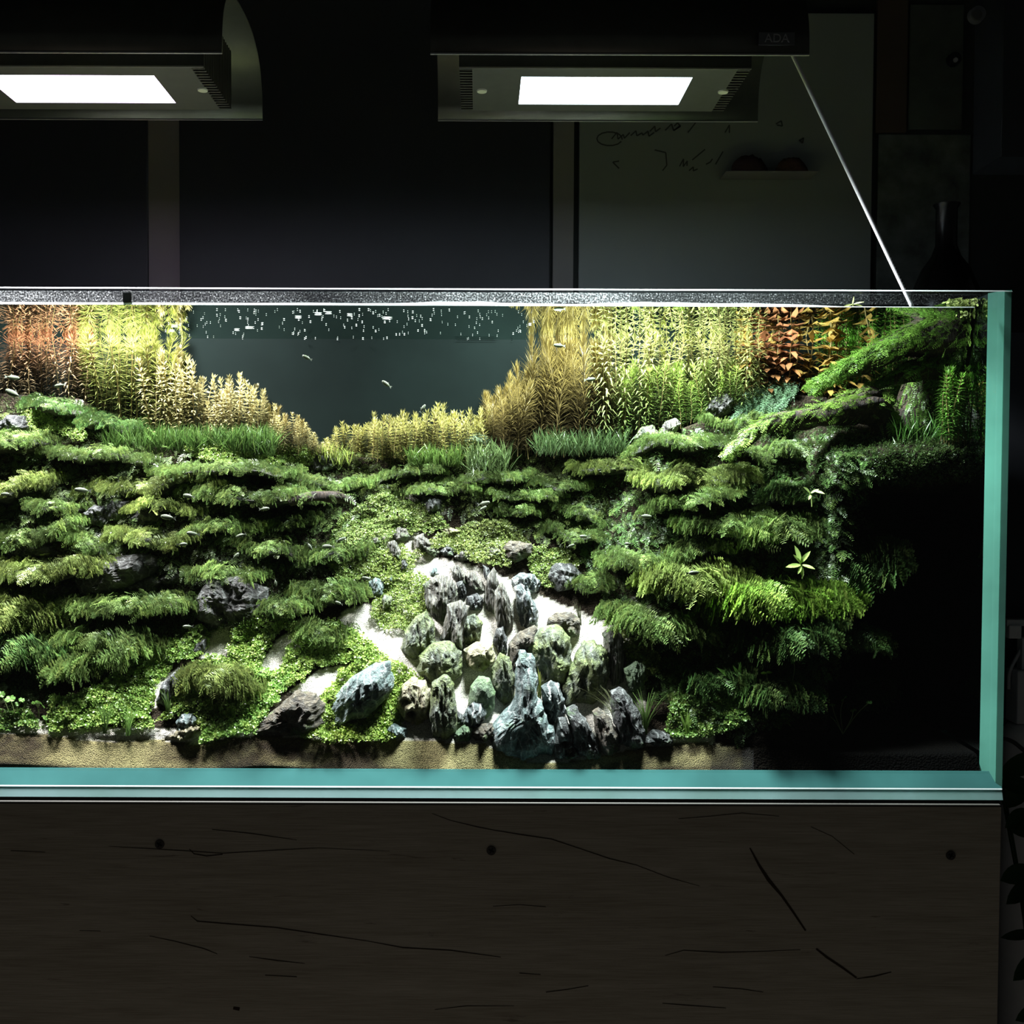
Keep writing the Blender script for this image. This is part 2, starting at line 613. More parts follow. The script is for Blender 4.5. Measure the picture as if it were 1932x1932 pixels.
# ------------------------------------------------------------------ room
WALL_Y = 0.62
M['wall'] = plain('dark_painted_wall', (0.05, 0.055, 0.055), 0.85, 0.1, 0, 0.15, 5)
M['board_dark'] = plain('dark_wardrobe_board', (0.042, 0.046, 0.054), 0.6, 0.2, 0, 0.15, 4)
M['strip_grey'] = plain('grey_stile', (0.36, 0.355, 0.345), 0.7, 0.2, 0, 0.1, 8)
M['board_white'] = plain('grey_white_board', (0.40, 0.45, 0.435), 0.6, 0.2, 0, 0.08, 4)
M['board_brown'] = plain('brown_board', (0.12, 0.09, 0.075), 0.7, 0.2, 0, 0.15, 5)
M['floor'] = plain('dark_floor', (0.06, 0.05, 0.04), 0.6, 0.3, 0, 0.2, 6)
box_obj('wall_back', -2.4, 2.4, WALL_Y, WALL_Y + 0.1, 0, 2.6, M['wall'], kind='structure', label='dark wall behind the aquarium')
box_obj('floor', -2.4, 2.4, -1.6, WALL_Y, -0.05, 0.0, M['floor'], kind='structure', label='dark floor under the aquarium cabinet')


def wall_rect(name, px0, py0, px1, py1, mat, depth, parent=None, dz0=None, **kw):
    a, b = P(px0, py1, WALL_Y), P(px1, py0, WALL_Y)
    z0 = a.z if dz0 is None else dz0
    return box_obj(name, a.x, b.x, WALL_Y - depth, WALL_Y - 0.0005, z0, b.z, mat, parent, bev=0.0015, **kw)


wall_rect('wardrobe_door', -420, -60, 281, 600, M['board_dark'], 0.018, dz0=0.05, label='dark wardrobe door behind the purple-lit lamp', cat='door')
wall_rect('wardrobe_door', 345, -60, 1039, 600, M['board_dark'], 0.018, dz0=0.05, label='wide dark wardrobe door between the two lamps', cat='door')
wall_rect('trim_1', 282, -60, 344, 600, M['strip_grey'], 0.010, dz0=0.05, kind='structure', label='grey upright strip between the two wardrobe doors')
wall_rect('trim_2', 1041, -60, 1084, 600, M['strip_grey'], 0.014, dz0=0.05, kind='structure', label='grey upright strip beside the scribbled board')
wb = wall_rect('whiteboard', 1090, 31, 1645, 600, M['board_white'], 0.012, label='grey-white board with faded handwriting behind the right lamp', cat='board')
br = wall_rect('hanging_board', 1649, -60, 1712, 252, M['board_brown'], 0.008, label='brown panel hung to the right of the scribbled board', cat='panel')
pr = wall_rect('spotted_poster', 1651, 255, 1830, 600, plain('spotted_poster', (0.17, 0.195, 0.185), 0.8, 0.1, 0, 0.5, 30), 0.004, label='dim spotted poster right of the scribbled board', cat='poster')
wall_rect('grey_poster', 1712, 10, 1818, 245, plain('grey_green_poster', (0.13, 0.15, 0.138), 0.8, 0.1, 0, 0.3, 14), 0.003, label='dim grey-green poster above the spotted poster', cat='poster')
wall_rect('dark_shelf', 1834, -60, 2300, 330, M['board_dark'], 0.10, label='black shelf unit at the top right corner', cat='shelf')


def disc(name, c, r, th, mat, parent=None, seg=24, **kw):
    bm = bmesh.new()
    bmesh.ops.create_cone(bm, cap_ends=True, segments=seg, radius1=r, radius2=r * 0.93, depth=th, matrix=Matrix.Translation(c) @ Matrix.Rotation(math.pi / 2, 4, 'X'))
    return bm_obj(name, bm, mat, parent, **kw)


kn = disc('round_dial', P(1843, 28, WALL_Y - 0.104), 0.0135, 0.012, plain('grey_dial', (0.2, 0.2, 0.22), 0.5), label='small grey round dial on the black shelf unit', cat='dial')
disc('dial_face', P(1843, 28, WALL_Y - 0.1135), 0.009, 0.003, plain('dark_dial_face', (0.12, 0.12, 0.13), 0.5), kn)
knob = disc('wall_switch', P(1800, 112, WALL_Y - 0.008), 0.012, 0.010, plain('dark_switch', (0.02, 0.024, 0.03), 0.4), label='small dark round fitting on the grey-green poster', cat='switch')
disc('fitting_centre', P(1803, 113, WALL_Y - 0.0145), 0.004, 0.003, M['grey_plastic'], knob)


def ribbon_strokes(name, strokes, width, Y, mat, parent, depth=0.0008):
    """Ink strokes as thin raised ribbons (one mesh)."""
    V, Fc = [], []
    for s in strokes:
        pts = [P(a, b, Y) for a, b in s]
        for i in range(len(pts) - 1):
            d = pts[i + 1] - pts[i]
            n = Vector((-d.z, 0, d.x))
            if n.length < 1e-9:
                continue
            n = n.normalized() * width / 2
            k = len(V)
            V += [pts[i] + n, pts[i] - n, pts[i + 1] - n, pts[i + 1] + n]
            V += [v + Vector((0, -depth, 0)) for v in V[k:k + 4]]
            Fc += [(k + 4, k + 5, k + 6, k + 7), (k, k + 3, k + 7, k + 4), (k + 1, k, k + 4, k + 5), (k + 2, k + 1, k + 5, k + 6), (k + 3, k + 2, k + 6, k + 7)]
    return poly_obj(name, V, Fc, mat, parent)


def zig(x, y, wdt, hgt, n, slant=4):
    return [(x + wdt * i / n + slant * (i % 2), y - (hgt if i % 2 else 0) - 2 * math.sin(i * 1.7)) for i in range(n + 1)]


strokes1 = [[(1150 + 24 * math.cos(t) , 262 + 13 * math.sin(t)) for t in np.linspace(0.4, 6.4, 14)], zig(1154, 262, 30, 10, 5), zig(1190, 256, 40, 7, 7), zig(1226, 248, 16, 8, 3), zig(1255, 246, 24, 10, 3), [(1272, 238), (1278, 232), (1284, 238), (1272, 246)], [(1298, 250), (1312, 232)]]
strokes2 = [zig(1368, 250, 8, 12, 2), [(1464, 234), (1474, 228), (1476, 238), (1466, 236)], [(1508, 266), (1516, 260), (1514, 270), (1508, 264)], [(1168, 318), (1156, 306), (1168, 304)], [(1235, 283), (1256, 288), (1258, 312), (1250, 322)], zig(1282, 314, 14, 12, 4), [(1306, 302), (1330, 282)], [(1332, 310), (1340, 306), (1344, 300)], [(1350, 310), (1364, 286)], zig(1300, 322, 12, 5, 3)]
for st in strokes1 + strokes2:
    o = ribbon_strokes('ink_stroke', [st], 0.0022, WALL_Y - 0.0121, M['ink'], wb)
# ledge and the two brown domes on it
LY = WALL_Y - 0.060
ledge_a, ledge_b = P(1370, 322, LY), P(1545, 324, LY)
box_obj('narrow_shelf', ledge_a.x, ledge_b.x, LY, WALL_Y - 0.0121, ledge_a.z - 0.0010, ledge_a.z, M['strip_grey'], bev=0.0004, label='narrow ledge across the scribbled board under two brown domes', cat='shelf')


def dome(name, px0, px1, pyt, mat, **kw):
    Yd = WALL_Y - 0.040
    a, b = P(px0, 322, Yd), P(px1, 322, Yd)
    t = P((px0 + px1) / 2, pyt, Yd)
    r = (b.x - a.x) / 2
    h = t.z - a.z
    rr = []
    V, Fc = [], []
    n, m = 20, 7
    for j in range(m):
        ph = (j / m) * math.pi / 2
        for i in range(n):
            th = 2 * math.pi * i / n
            k = 1 + 0.09 * float(vnoise(i * 0.9, j * 0.8, px0))
            V.append((t.x + r * k * math.cos(ph) * math.cos(th), Yd + 0.019 * k * math.cos(ph) * math.sin(th), ledge_a.z + h * k * math.sin(ph)))
    V.append((t.x, Yd, ledge_a.z + h))
    for j in range(m - 1):
        for i in range(n):
            Fc.append((j * n + i, j * n + (i + 1) % n, (j + 1) * n + (i + 1) % n, (j + 1) * n + i))
    for i in range(n):
        Fc.append(((m - 1) * n + i, (m - 1) * n + (i + 1) % n, m * n))
    Fc.append(tuple(range(n))[::-1])
    return poly_obj(name, V, Fc, mat, None, True, **kw)


dome('brown_dome', 1380, 1447, 287, plain('dark_brown_husk', (0.045, 0.026, 0.026), 0.8, 0.2, 0, 0.4, 120), label='darker brown rounded husk, left one on the narrow ledge', cat='ornament', group='brown domes on the ledge')
dome('brown_dome', 1462, 1526, 291, plain('reddish_brown_husk', (0.075, 0.042, 0.030), 0.8, 0.2, 0, 0.4, 120), label='reddish brown rounded husk, right one on the narrow ledge', cat='ornament', group='brown domes on the ledge')
# dark vase silhouette on a hidden stand behind the tank
vase_prof = [(0.000, 0.052), (0.02, 0.060), (0.10, 0.052), (0.16, 0.036), (0.19, 0.022), (0.215, 0.016), (0.30, 0.016), (0.31, 0.020)]
vb = P(1782, 640, 0.5)
V, Fc = [], []
n = 24
for (hh, rr) in vase_prof:
    for i in range(n):
        th = 2 * math.pi * i / n
        V.append((vb.x + rr * 1.08 * math.cos(th), 0.5 + rr * math.sin(th), vb.z + hh * 0.72))
for j in range(len(vase_prof) - 1):
    for i in range(n):
        Fc.append((j * n + i, j * n + (i + 1) % n, (j + 1) * n + (i + 1) % n, (j + 1) * n + i))
Fc.append(tuple(range(n))[::-1])
poly_obj('dark_bottle', V, Fc, plain('black_bottle_glass', (0.006, 0.006, 0.006), 0.25, 0.4), None, True, label='black narrow-necked bottle silhouette behind the tank at right', cat='bottle')
box_obj('bottle_stand', vb.x - 0.10, vb.x + 0.10, 0.42, 0.58, 0.0, vb.z, M['board_dark'], bev=0.003, label='dark stand behind the tank that carries the black bottle', cat='stand')

# ------------------------------------------------------------------ cabinet
XR = P(1911, 547, 0.0).x          # outer right side of the tank
XL = XR - 1.80
ZB = P(1000, 1505, 0.0).z         # underside of the bottom pane
ZBT = P(1000, 1486, 0.0).z        # top of the bottom pane
ZTOP = P(1000, 543.5, 0.0).z      # rim
ZIN = P(1000, 1457, 0.0).z        # top of the visible bottom seam
ZW = P(960, 577.5, 0.0125).z      # water level
Y_BACK = 0.295
cab = empty('cabinet', (lerp(XL, XR, .5), 0.16, 0.0), label='pale oak aquarium cabinet with dark cracks in its front board', cat='cabinet')
xr = P(1887, 1540, -0.004).x
zmat = P(900, 1513.5, -0.006).z
child(box_obj('front_board', XL, xr, -0.006, -0.004, 0.06, zmat - 0.0038, M['oak']), cab)
child(box_obj('top_board', XL, xr - 0.001, -0.0068, 0.31, zmat - 0.0035, zmat - 0.0005, plain('board_edge', (0.05, 0.047, 0.04), 0.7), bev=0.001), cab)
child(box_obj('side_board', xr - 0.020, xr - 0.0005, -0.0035, 0.31, 0.06, zmat - 0.0038, M['oak']), cab)
child(box_obj('plinth', XL + 0.03, xr - 0.03, 0.02, 0.30, 0.0, 0.0595, M['black']), cab)
for (px, py) in ((301, 1593), (927, 1605), (1794, 1614)):
    c = P(px, py, -0.0065)
    s = child(disc('screw', c, 0.0058, 0.0016, M['screw'], None, 16), cab)
    for a in (0.5, 0.5 + math.pi / 2):
        bm = bmesh.new()
        add_box(bm, -0.0034, 0.0034, -0.0006, 0.0006, -0.0005, 0.0005)
        bmesh.ops.transform(bm, matrix=Matrix.Translation(c + Vector((0, -0.0010, 0))) @ Matrix.Rotation(a, 4, 'Y'), verts=bm.verts)
        sl = bm_obj('screw_slot', bm, M['black'])
        sl.parent = s
        sl.location = -Vector(s.location) - Vector(cab.location)
CRACKS = [
    (2.2, [(815, 1535), (850, 1548), (900, 1560), (930, 1566), (985, 1575), (1040, 1583), (1100, 1603), (1150, 1620), (1200, 1632), (1260, 1655), (1320, 1672)]),
    (6.5, [(1415, 1600), (1432, 1632), (1450, 1660), (1475, 1690), (1496, 1720), (1520, 1756)]),
    (5.0, [(1540, 1790), (1560, 1806), (1590, 1826), (1616, 1845)]),
    (2.5, [(1616, 1847), (1650, 1842), (1682, 1834)]),
    (2.6, [(357, 1602), (366, 1611), (390, 1615), (420, 1612)]),
    (1.6, [(205, 1597), (260, 1600), (330, 1604), (420, 1610), (520, 1604), (600, 1600), (735, 1606)]),
    (2.4, [(360, 1728), (372, 1738), (430, 1743), (520, 1750), (600, 1762), (690, 1775)]),
    (2.0, [(690, 1775), (760, 1788), (850, 1793), (945, 1806)]),
    (1.6, [(282, 1766), (330, 1776), (385, 1790), (410, 1800)]),
    (1.6, [(470, 1805), (520, 1812), (575, 1818)]),
    (1.6, [(400, 1565), (470, 1572), (560, 1585)]),
    (1.4, [(930, 1710), (980, 1707), (1030, 1711)]),
    (1.6, [(1255, 1803), (1290, 1793), (1360, 1797), (1440, 1795), (1510, 1792)]),
    (1.6, [(1345, 1862), (1400, 1866), (1440, 1872)]),
    (1.6, [(1250, 1893), (1300, 1897), (1370, 1902)]),
    (1.4, [(1530, 1560), (1570, 1578), (1612, 1612)]),
    (1.6, [(500, 1840), (560, 1843)]), (1.6, [(980, 1836), (1020, 1839)]), (1.4, [(820, 1905), (880, 1898), (970, 1898)]), (1.5, [(20, 1605), (85, 1608)]), (1.5, [(150, 1756), (190, 1757)]),
    (1.5, [(1280, 1545), (1330, 1541), (1400, 1534), (1470, 1540)]), (2.0, [(1030, 1872), (1070, 1867), (1110, 1860)]), (7, [(440, 1902), (452, 1904)]),
]
for wd, pl in CRACKS:
    k = len(pl)
    V, Fc = [], []
    for i, (a, b) in enumerate(pl):
        p0 = P(a, b, -0.0063)
        q = pl[min(i + 1, k - 1)]
        r = pl[max(i - 1, 0)]
        d = Vector((q[0] - r[0], 0, -(q[1] - r[1]))).normalized()
        nn = Vector((-d.z, 0, d.x)) * (wd / 1600 / 2) * (0.35 + 0.65 * math.sin(math.pi * (i + 0.5) / k)) * random.uniform(0.7, 1.2)
        V += [p0 + nn, p0 - nn]
    for i in range(k - 1):
        Fc.append((2 * i, 2 * i + 1, 2 * i + 3, 2 * i + 2))
    child(poly_obj('wood_crack', V, Fc, M['crack']), cab)
box_obj('black_mat', XL, XR - 0.009, -0.0025, 0.31, zmat + 0.0002, ZB - 0.0002, M['black'], label='thin black mat between the cabinet top and the glass tank', cat='mat')

# ------------------------------------------------------------------ the glass tank
tank = empty('aquarium', (lerp(XL, XR, .5), 0.15, ZB), label='large rimless clear glass aquarium with green edges on the oak cabinet', cat='aquarium')
XI = P(1873, 560, 0.012).x - 0.0005
child(box_obj('front_pane', XL + 0.012, XI + 0.0005, 0.0002, 0.0118, ZBT + 0.0185, ZTOP - 0.0023, M['pane']), tank)
child(box_obj('back_pane', XL, XR, Y_BACK + 0.0005, Y_BACK + 0.012, ZBT, ZTOP, M['back']), tank)
bm = bmesh.new()
add_box(bm, XI + 0.003, XR - 0.002, 0.0225, Y_BACK - 0.0005, ZBT, ZTOP)
child(bm_obj('side_pane', bm, M['side_pane']), tank)
child(box_obj('side_pane', XL, XL + 0.012, 0.012, Y_BACK, ZBT, ZTOP, M['pane']), tank)


def strip_obj(name, pts_a, pts_b, mat, parent=None, th=(0, 0.0008, 0), **kw):
    """Band between two polylines, with thickness."""
    V, Fc = [], []
    t = Vector(th)
    k = len(pts_a)
    for a, b in zip(pts_a, pts_b):
        V += [Vector(a), Vector(b), Vector(a) + t, Vector(b) + t]
    for i in range(k - 1):
        p, q = 4 * i, 4 * (i + 1)
        Fc += [(p, q, q + 1, p + 1), (p + 2, p + 3, q + 3, q + 2), (p, p + 2, q + 2, q), (p + 1, q + 1, q + 3, p + 3)]
    o = poly_obj(name, V, Fc, mat, None, **kw)
    if parent is not None:
        child(o, parent)
    return o


# side pane's front edge: green strips slanted to catch lamp light as glow
za, zb = ZBT, ZTOP
strip_obj('green_edge', [(XI, 0.0225, za), (XI, 0.0225, zb)], [(XR - 0.0075, 0.004, za), (XR - 0.0075, 0.004, zb)], M['edge'], tank, (0.0006, 0.0006, 0))
strip_obj('green_edge', [(XR - 0.0073, 0.0038, za), (XR - 0.0073, 0.0038, zb)], [(XR - 0.001, 0.0012, za), (XR - 0.001, 0.0012, zb)], M['edge_side'], tank, (0.0006, 0.0006, 0))
# bottom seam seen through the front pane, bright line, edge of the bottom pane: all sloped to catch lamp light
strip_obj('bottom_seam', [(XL, 0.0004, ZBT + 0.001), (XR - 0.0015, 0.0004, ZBT + 0.001)], [(XL, 0.0116, ZIN), (XR - 0.0015, 0.0116, ZIN)], M['seam'], tank, (0, 0.0006, 0))
strip_obj('bright_line', [(XL, -0.0004, ZBT - 0.0004), (XR - 0.0015, -0.0004, ZBT - 0.0004)], [(XL, 0.0004, ZBT + 0.001), (XR - 0.0015, 0.0004, ZBT + 0.001)], M['edge_white'], tank, (0, 0.0006, 0))
bx = P(1890, 1500, 0.0).x
strip_obj('bottom_pane', [(XL, -0.0030, ZB), (bx, -0.0030, ZB)], [(XL, 0.0000, ZBT - 0.0006), (bx, 0.0000, ZBT - 0.0006)], M['edge_pale'], tank, (0, 0.29, 0))
# polished rim
strip_obj('polished_rim', [(XL, 0.0, ZTOP - 0.0022), (XR, 0.0, ZTOP - 0.0022)], [(XL, 0.004, ZTOP), (XR, 0.004, ZTOP)], M['edge_white'], tank, (0, 0.0006, 0))
# condensation on the inside of the front pane above the water
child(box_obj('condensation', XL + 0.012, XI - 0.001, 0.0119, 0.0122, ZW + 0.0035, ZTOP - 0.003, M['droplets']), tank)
cl = P(241, 562, 0.016)
box_obj('black_block', cl.x - 0.0055, cl.x + 0.0055, 0.0125, 0.020, ZW + 0.003, ZTOP - 0.002, M['black'], bev=0.001, label='small black block at the rim above the yellow-green stems', cat='clip')  # dark block of unknown kind, drawn as a solid box

# ------------------------------------------------------------------ water
wat = empty('water', (lerp(XL, XI, .5), 0.15, ZW), label='clear still water filling the glass tank almost to the rim', cat='water', kind='stuff')
o = obj_np('water_surface', [(XL + 0.012, 0.0125, ZW), (XI, 0.0125, ZW), (XI, Y_BACK, ZW), (XL + 0.012, Y_BACK, ZW)], [(0, 1, 2, 3)], M['water_top'])
child(o, wat)
xs = np.linspace(XL + 0.012, XI - 0.02, 400)
th = 0.0026 + 0.0022 * np.clip(fbm(xs * 9, 0 * xs, 2.2) * 2 + 0.55, 0.0, 1.3) * sstep(-0.35, -0.05, xs) + 0.0006
th = th * (1 - 0.72 * sstep(0.30, 0.46, xs))
strip_obj('waterline', [(x, 0.0124, ZW + 0.0002) for x in xs], [(x, 0.0150, ZW + t) for x, t in zip(xs, th)], M['edge_white'], wat, (0, 0.0004, 0))  # white strip stands in for the bright glint along the meniscus
V, Fc = [], []


def flake(px, py, rx, ry):
    """A flake floating on the water at the place seen at (px, py)."""
    d = R3 @ Vector(((px - CX) / F_PX, -(py - CY) / F_PX, -1.0))
    t = (ZW - CAM_Z) / d.z
    p = Vector((0, CAM_Y, CAM_Z)) + d * t
    k = len(V)
    m = 6
    for zz in (0, 0.0006):
        for i in range(m):
            a = 2 * math.pi * i / m
            q = random.uniform(0.7, 1.2)
            V.append((p.x + rx * q * math.cos(a), min(max(p.y + ry * q * math.sin(a), 0.017), Y_BACK - 0.001), ZW - 0.0008 - zz))
    Fc.append(tuple(range(k + 2 * m - 1, k + m - 1, -1)))
    Fc.append(tuple(range(k, k + m)))
    for i in range(m):
        Fc.append((k + i, k + m + i, k + m + (i + 1) % m, k + (i + 1) % m))


for _ in range(230):
    x = random.uniform(310, 1020)
    y = 584 + 58 * random.random() ** 1.3
    s = 0.0003 + 0.0006 * random.random() ** 3
    flake(x, y, s * 1.3, s * 2)
for (x, y, a) in ((730, 600, 9), (563, 598, 6), (470, 618, 9), (447, 622, 5), (330, 615, 7), (325, 624, 5), (660, 594, 5), (600, 592, 7), (620, 590, 6), (1000, 612, 3)):
    flake(x, y, a / 1450, 0.003)
flake(900, 645.5, 0.030, 0.004)  # long white flake stands in for a reflection streak near the back
poly_obj('debris_and_reflection', V, Fc, M['floater'], None, False, label='white specks, flakes and a painted reflection streak on the water surface', cat='debris', kind='stuff')

# ------------------------------------------------------------------ lamps
def lamp(x0, x1, led, colr, label, badge=False, mar=(0.033, 0.057)):
    """Arched sheet cover, finned heat sink block, panel with LED diffuser and two screws."""
    zc = LAMP_Z
    y0, y1 = 0.010, 0.232
    h = P(480, 18, (y0 + y1) / 2).z - zc - 0.002
    yc, ry = (y0 + y1) / 2, (y1 - y0) / 2
    root = empty('hanging_lamp', ((x0 + x1) / 2, yc, zc), label=label, cat='lamp', group='aquarium lamps')
    # cover: an arch swept along x
    prof = []
    for i in range(25):
        a = math.pi * i / 24
        c, s = math.cos(a), math.sin(a)
        prof.append((yc - ry * math.copysign(abs(c) ** 0.75, c), zc + h * (abs(s) ** 0.72)))
    prof[0] = (y0, zc)
    prof[-1] = (y1, zc)
    V, Fc = [], []
    k = len(prof)
    for sgn in (0, 1):
        for i, (y, z) in enumerate(prof):
            a = math.pi * i / 24
            o_ = 0.0022 * sgn
            V += [(x0, y + math.cos(a) * o_, z - math.sin(a) * o_), (x1, y + math.cos(a) * o_, z - math.sin(a) * o_)]
    for i in range(k - 1):
        a = 2 * i
        Fc.append((a, a + 1, a + 3, a + 2))
        b = 2 * k + 2 * i
        Fc.append((b, b + 2, b + 3, b + 1))
        Fc.append((a, a + 2, b + 2, b))
        Fc.append((a + 1, b + 1, b + 3, a + 3))
    Fc.append((0, 2 * k, 2 * k + 1, 1))
    e = 2 * (k - 1)
    Fc.append((e, e + 1, 2 * k + e + 1, 2 * k + e))
    child(poly_obj('lamp_cover', V, Fc, M['alu'], None, True), root)
    child(box_obj('cover_edge', x0, x1, y0 - 0.0004, y0 + 0.0024, zc - 0.0016, zc - 0.0001, M['alu_edge']), root)
    child(box_obj('cover_edge', x0, x1, y1 - 0.0024, y1 + 0.0004, zc - 0.0010, zc - 0.0001, M['alu_edge']), root)
    # inner block
    bx0, bx1 = x0 + mar[0], x1 - mar[1]
    by0, by1 = 0.053, 0.192
    child(box_obj('heat_sink', bx0 + 0.017, bx1 - 0.017, by0, by1, zc + 0.004, zc + 0.075, plain('black_heat_sink', (0.02, 0.02, 0.022), 0.5, 0.3, 0.4)), root)
    # base panel with a window for the LEDs
    lx0, lx1 = led
    bm = bmesh.new()
    for (a0, a1, b0, b1) in ((bx0 + 0.016, lx0, by0, by1), (lx1, bx1 - 0.016, by0, by1), (lx0, lx1, by0, LED_Y0), (lx0, lx1, LED_Y1, by1)):
        add_box(bm, a0, a1, b0, b1, zc - 0.001, zc + 0.0035)
    child(bm_obj('base_panel', bm, M['panel']), root)
    child(box_obj('panel_lip', bx0, bx1, by0 - 0.0015, by0 - 0.0001, zc - 0.0012, zc + 0.022, M['panel']), root)
    child(box_obj('lip_edge', bx0, bx1, by0 - 0.0022, by0 - 0.0014, zc - 0.0014, zc + 0.0004, M['alu_edge']), root)
    # fins at both ends
    nf = 17
    fm = None
    for side in (0, 1):
        for i in range(nf):
            y = lerp(by0 + 0.004, by1 - 0.003, i / (nf - 1))
            xx = bx0 + 0.008 if side == 0 else bx1 - 0.008
            if fm is None:
                bm = bmesh.new()
                add_box(bm, -0.0078, 0.0078, -0.0011, 0.0011, 0.0, 0.078)
                f = bm_obj('cooling_fin', bm, M['alu'])
                fm = f.data
            else:
                f = bpy.data.objects.new('cooling_fin', fm)
                C.objects.link(f)
            f.location = (xx, y, zc - 0.0008)
            child(f, root)
    # diffuser
    child(box_obj('led_diffuser', lx0 + 0.0003, lx1 - 0.0003, LED_Y0 + 0.0003, LED_Y1 - 0.0003, zc - 0.0005, zc + 0.003, emis('led_glow', colr, 11.0)), root)
    for sx in (lx0 - 0.049, lx1 + 0.0485):
        c = Vector((sx, 0.122, zc - 0.0018))
        bm = bmesh.new()
        bmesh.ops.create_cone(bm, cap_ends=True, segments=20, radius1=0.0062, radius2=0.0068, depth=0.0016, matrix=Matrix.Translation(c))
        child(bm_obj('screw', bm, M['steel'], None), root)
    if badge:
        Yb = 0.010
        a, b = P(1431, 86, Yb), P(1499, 62, Yb)
        child(box_obj('badge', a.x, b.x, y0 - 0.0018, y0 + 0.006, a.z, b.z, M['badge'], bev=0.0004), root)
        fc = bpy.data.curves.new('badge_lettering', 'FONT')
        fc.body = 'ADA'
        fc.size = 0.014
        fc.extrude = 0.0003
        fc.align_x = 'CENTER'
        fc.align_y = 'CENTER'
        fc.materials.append(M['badge_txt'])
        ft_ = bpy.data.objects.new('lettering_source', fc)
        C.objects.link(ft_)
        bpy.context.view_layer.update()
        dg_ = bpy.context.evaluated_depsgraph_get()
        tm_ = bpy.data.meshes.new_from_object(ft_.evaluated_get(dg_))
        bpy.data.objects.remove(ft_)
        tm_.materials.clear()
        tm_.materials.append(M['badge_txt'])
        fo = bpy.data.objects.new('badge_lettering', tm_)
        C.objects.link(fo)
        fo.rotation_euler = (math.pi / 2, 0, 0)
        fo.location = ((a.x + b.x) / 2, y0 - 0.0021, (a.z + b.z) / 2)
        child(fo, root)
    # suspension: a wire from the cover top up out of the picture
    for sx in (lerp(x0, x1, .2), lerp(x0, x1, .8)):
        V, Fq = tube_arrays([(sx, yc, zc + h - 0.001), (sx, yc, 2.55)], 0.0008, 6)
        child(poly_obj('hanging_wire', V, Fq, M['alu_edge']), root)
    return root


lamp(-0.060, 0.386, LEDS[0][:2], (0.74, 0.90, 1.0), 'right hanging lamp with white light above the stone field', True)
lamp(-0.751, -0.305, LEDS[1][:2], (0.86, 0.66, 1.0), 'left hanging lamp with purple-white light cut by the frame', False, (0.057, 0.033))
box_obj('ceiling', -2.4, 2.4, -1.6, WALL_Y, 2.55, 2.6, M['wall'], kind='structure', label='ceiling above the hanging lamps, out of the frame')

# slim white rod that leans from the right lamp into the tank
a, b = P(1492, 96, 0.10), P(1719, 574, 0.035)
b2 = b + (b - a) * 0.02
rod = poly_obj('white_rod', *tube_arrays([a + (a - b) * 0.04, a, lerp(a, b, .5), b, b2], [0.0026] * 5, 10), M['white'], None, True, label='slim white rod leaning from the right lamp into the tank', cat='rod')
tm = [lerp(a, b, t) for t in np.linspace(0.82, 0.97, 14)]
for i, q in enumerate(tm):
    s = 0.0007 + 0.0006 * ((i * 7) % 3)
    mk = box_obj('printed_mark', q.x + 0.0003, q.x + 0.0017, q.y - 0.0029, q.y - 0.0020, q.z - s, q.z + s, M['cable'], None)
    mk.parent = rod

# ------------------------------------------------------------------ white equipment, cable and plant right of the tank
yq = 0.40


def xz(px, py, Y=yq):
    q = P(px, py, Y)
    return q.x, q.z


eq = empty('white_canister', (*xz(1925, 1400)[:1], yq, 0.0), label='white plastic canister with a domed top right of the tank', cat='canister')
cx = xz(1932, 1400)[0]
prof = [(0.0, 0.034), (xz(0, 1470)[1], 0.034), (xz(0, 1420)[1], 0.034), (xz(0, 1390)[1], 0.033), (xz(0, 1370)[1], 0.030), (xz(0, 1360)[1], 0.024), (xz(0, 1356)[1], 0.012)]
V, Fc = [], []
n = 28
for (z, r) in prof:
    for i in range(n):
        t = 2 * math.pi * i / n
        V.append((cx + r * math.cos(t), yq + r * math.sin(t), z))
for j in range(len(prof) - 1):
    for i in range(n):
        Fc.append((j * n + i, j * n + (i + 1) % n, (j + 1) * n + (i + 1) % n, (j + 1) * n + i))
Fc.append(tuple(range((len(prof) - 1) * n, len(prof) * n)))
child(poly_obj('canister_body', V, Fc, M['white'], None, True), eq)
(x0, z1), (x1, z0) = xz(1909, 1262), xz(1950, 1362)
child(box_obj('canister_head', x0, x1, yq - 0.018, yq + 0.018, z0, z1, M['grey_plastic'], bev=0.003), eq)
pth = [Vector((*xz(a, b)[:1], yq, xz(a, b)[1])) for a, b in ((1903, 1300), (1905, 1268), (1918, 1240), (1932, 1218), (1950, 1205))]
child(poly_obj('curved_pipe', *tube_arrays(smooth_path(pth), 0.0028, 8), M['grey_plastic'], None, True), eq)
(x0, z1), (x1, z0) = xz(1897, 1178), xz(1920, 1203)
child(box_obj('white_block', x0, x1, yq - 0.012, yq + 0.012, z0, z1, M['white'], bev=0.002), eq)
(x0, z1), (x1, z0) = xz(1895, 1168), xz(1960, 1180)
child(box_obj('crossbar', x0, x1, yq - 0.008, yq + 0.008, z0, z1, M['grey_plastic'], bev=0.001), eq)
(x0, z1), (x1, z0) = xz(1924, 1203), xz(1940, 1262)
child(box_obj('upright', x0, x1, yq - 0.008, yq + 0.008, z0, z1, M['grey_plastic'], bev=0.001), eq)
pth = [Vector((*xz(a, b, 0.34)[:1], 0.34, xz(a, b, 0.34)[1])) for a, b in ((1860, 1400), (1890, 1394), (1908, 1398), (1925, 1410), (1945, 1432), (1955, 1470), (1956, 1900))]
poly_obj('black_cable', *tube_arrays(smooth_path(pth), 0.0032, 8), M['cable'], None, True, label='black cable arching in front of the white canister', cat='cable')

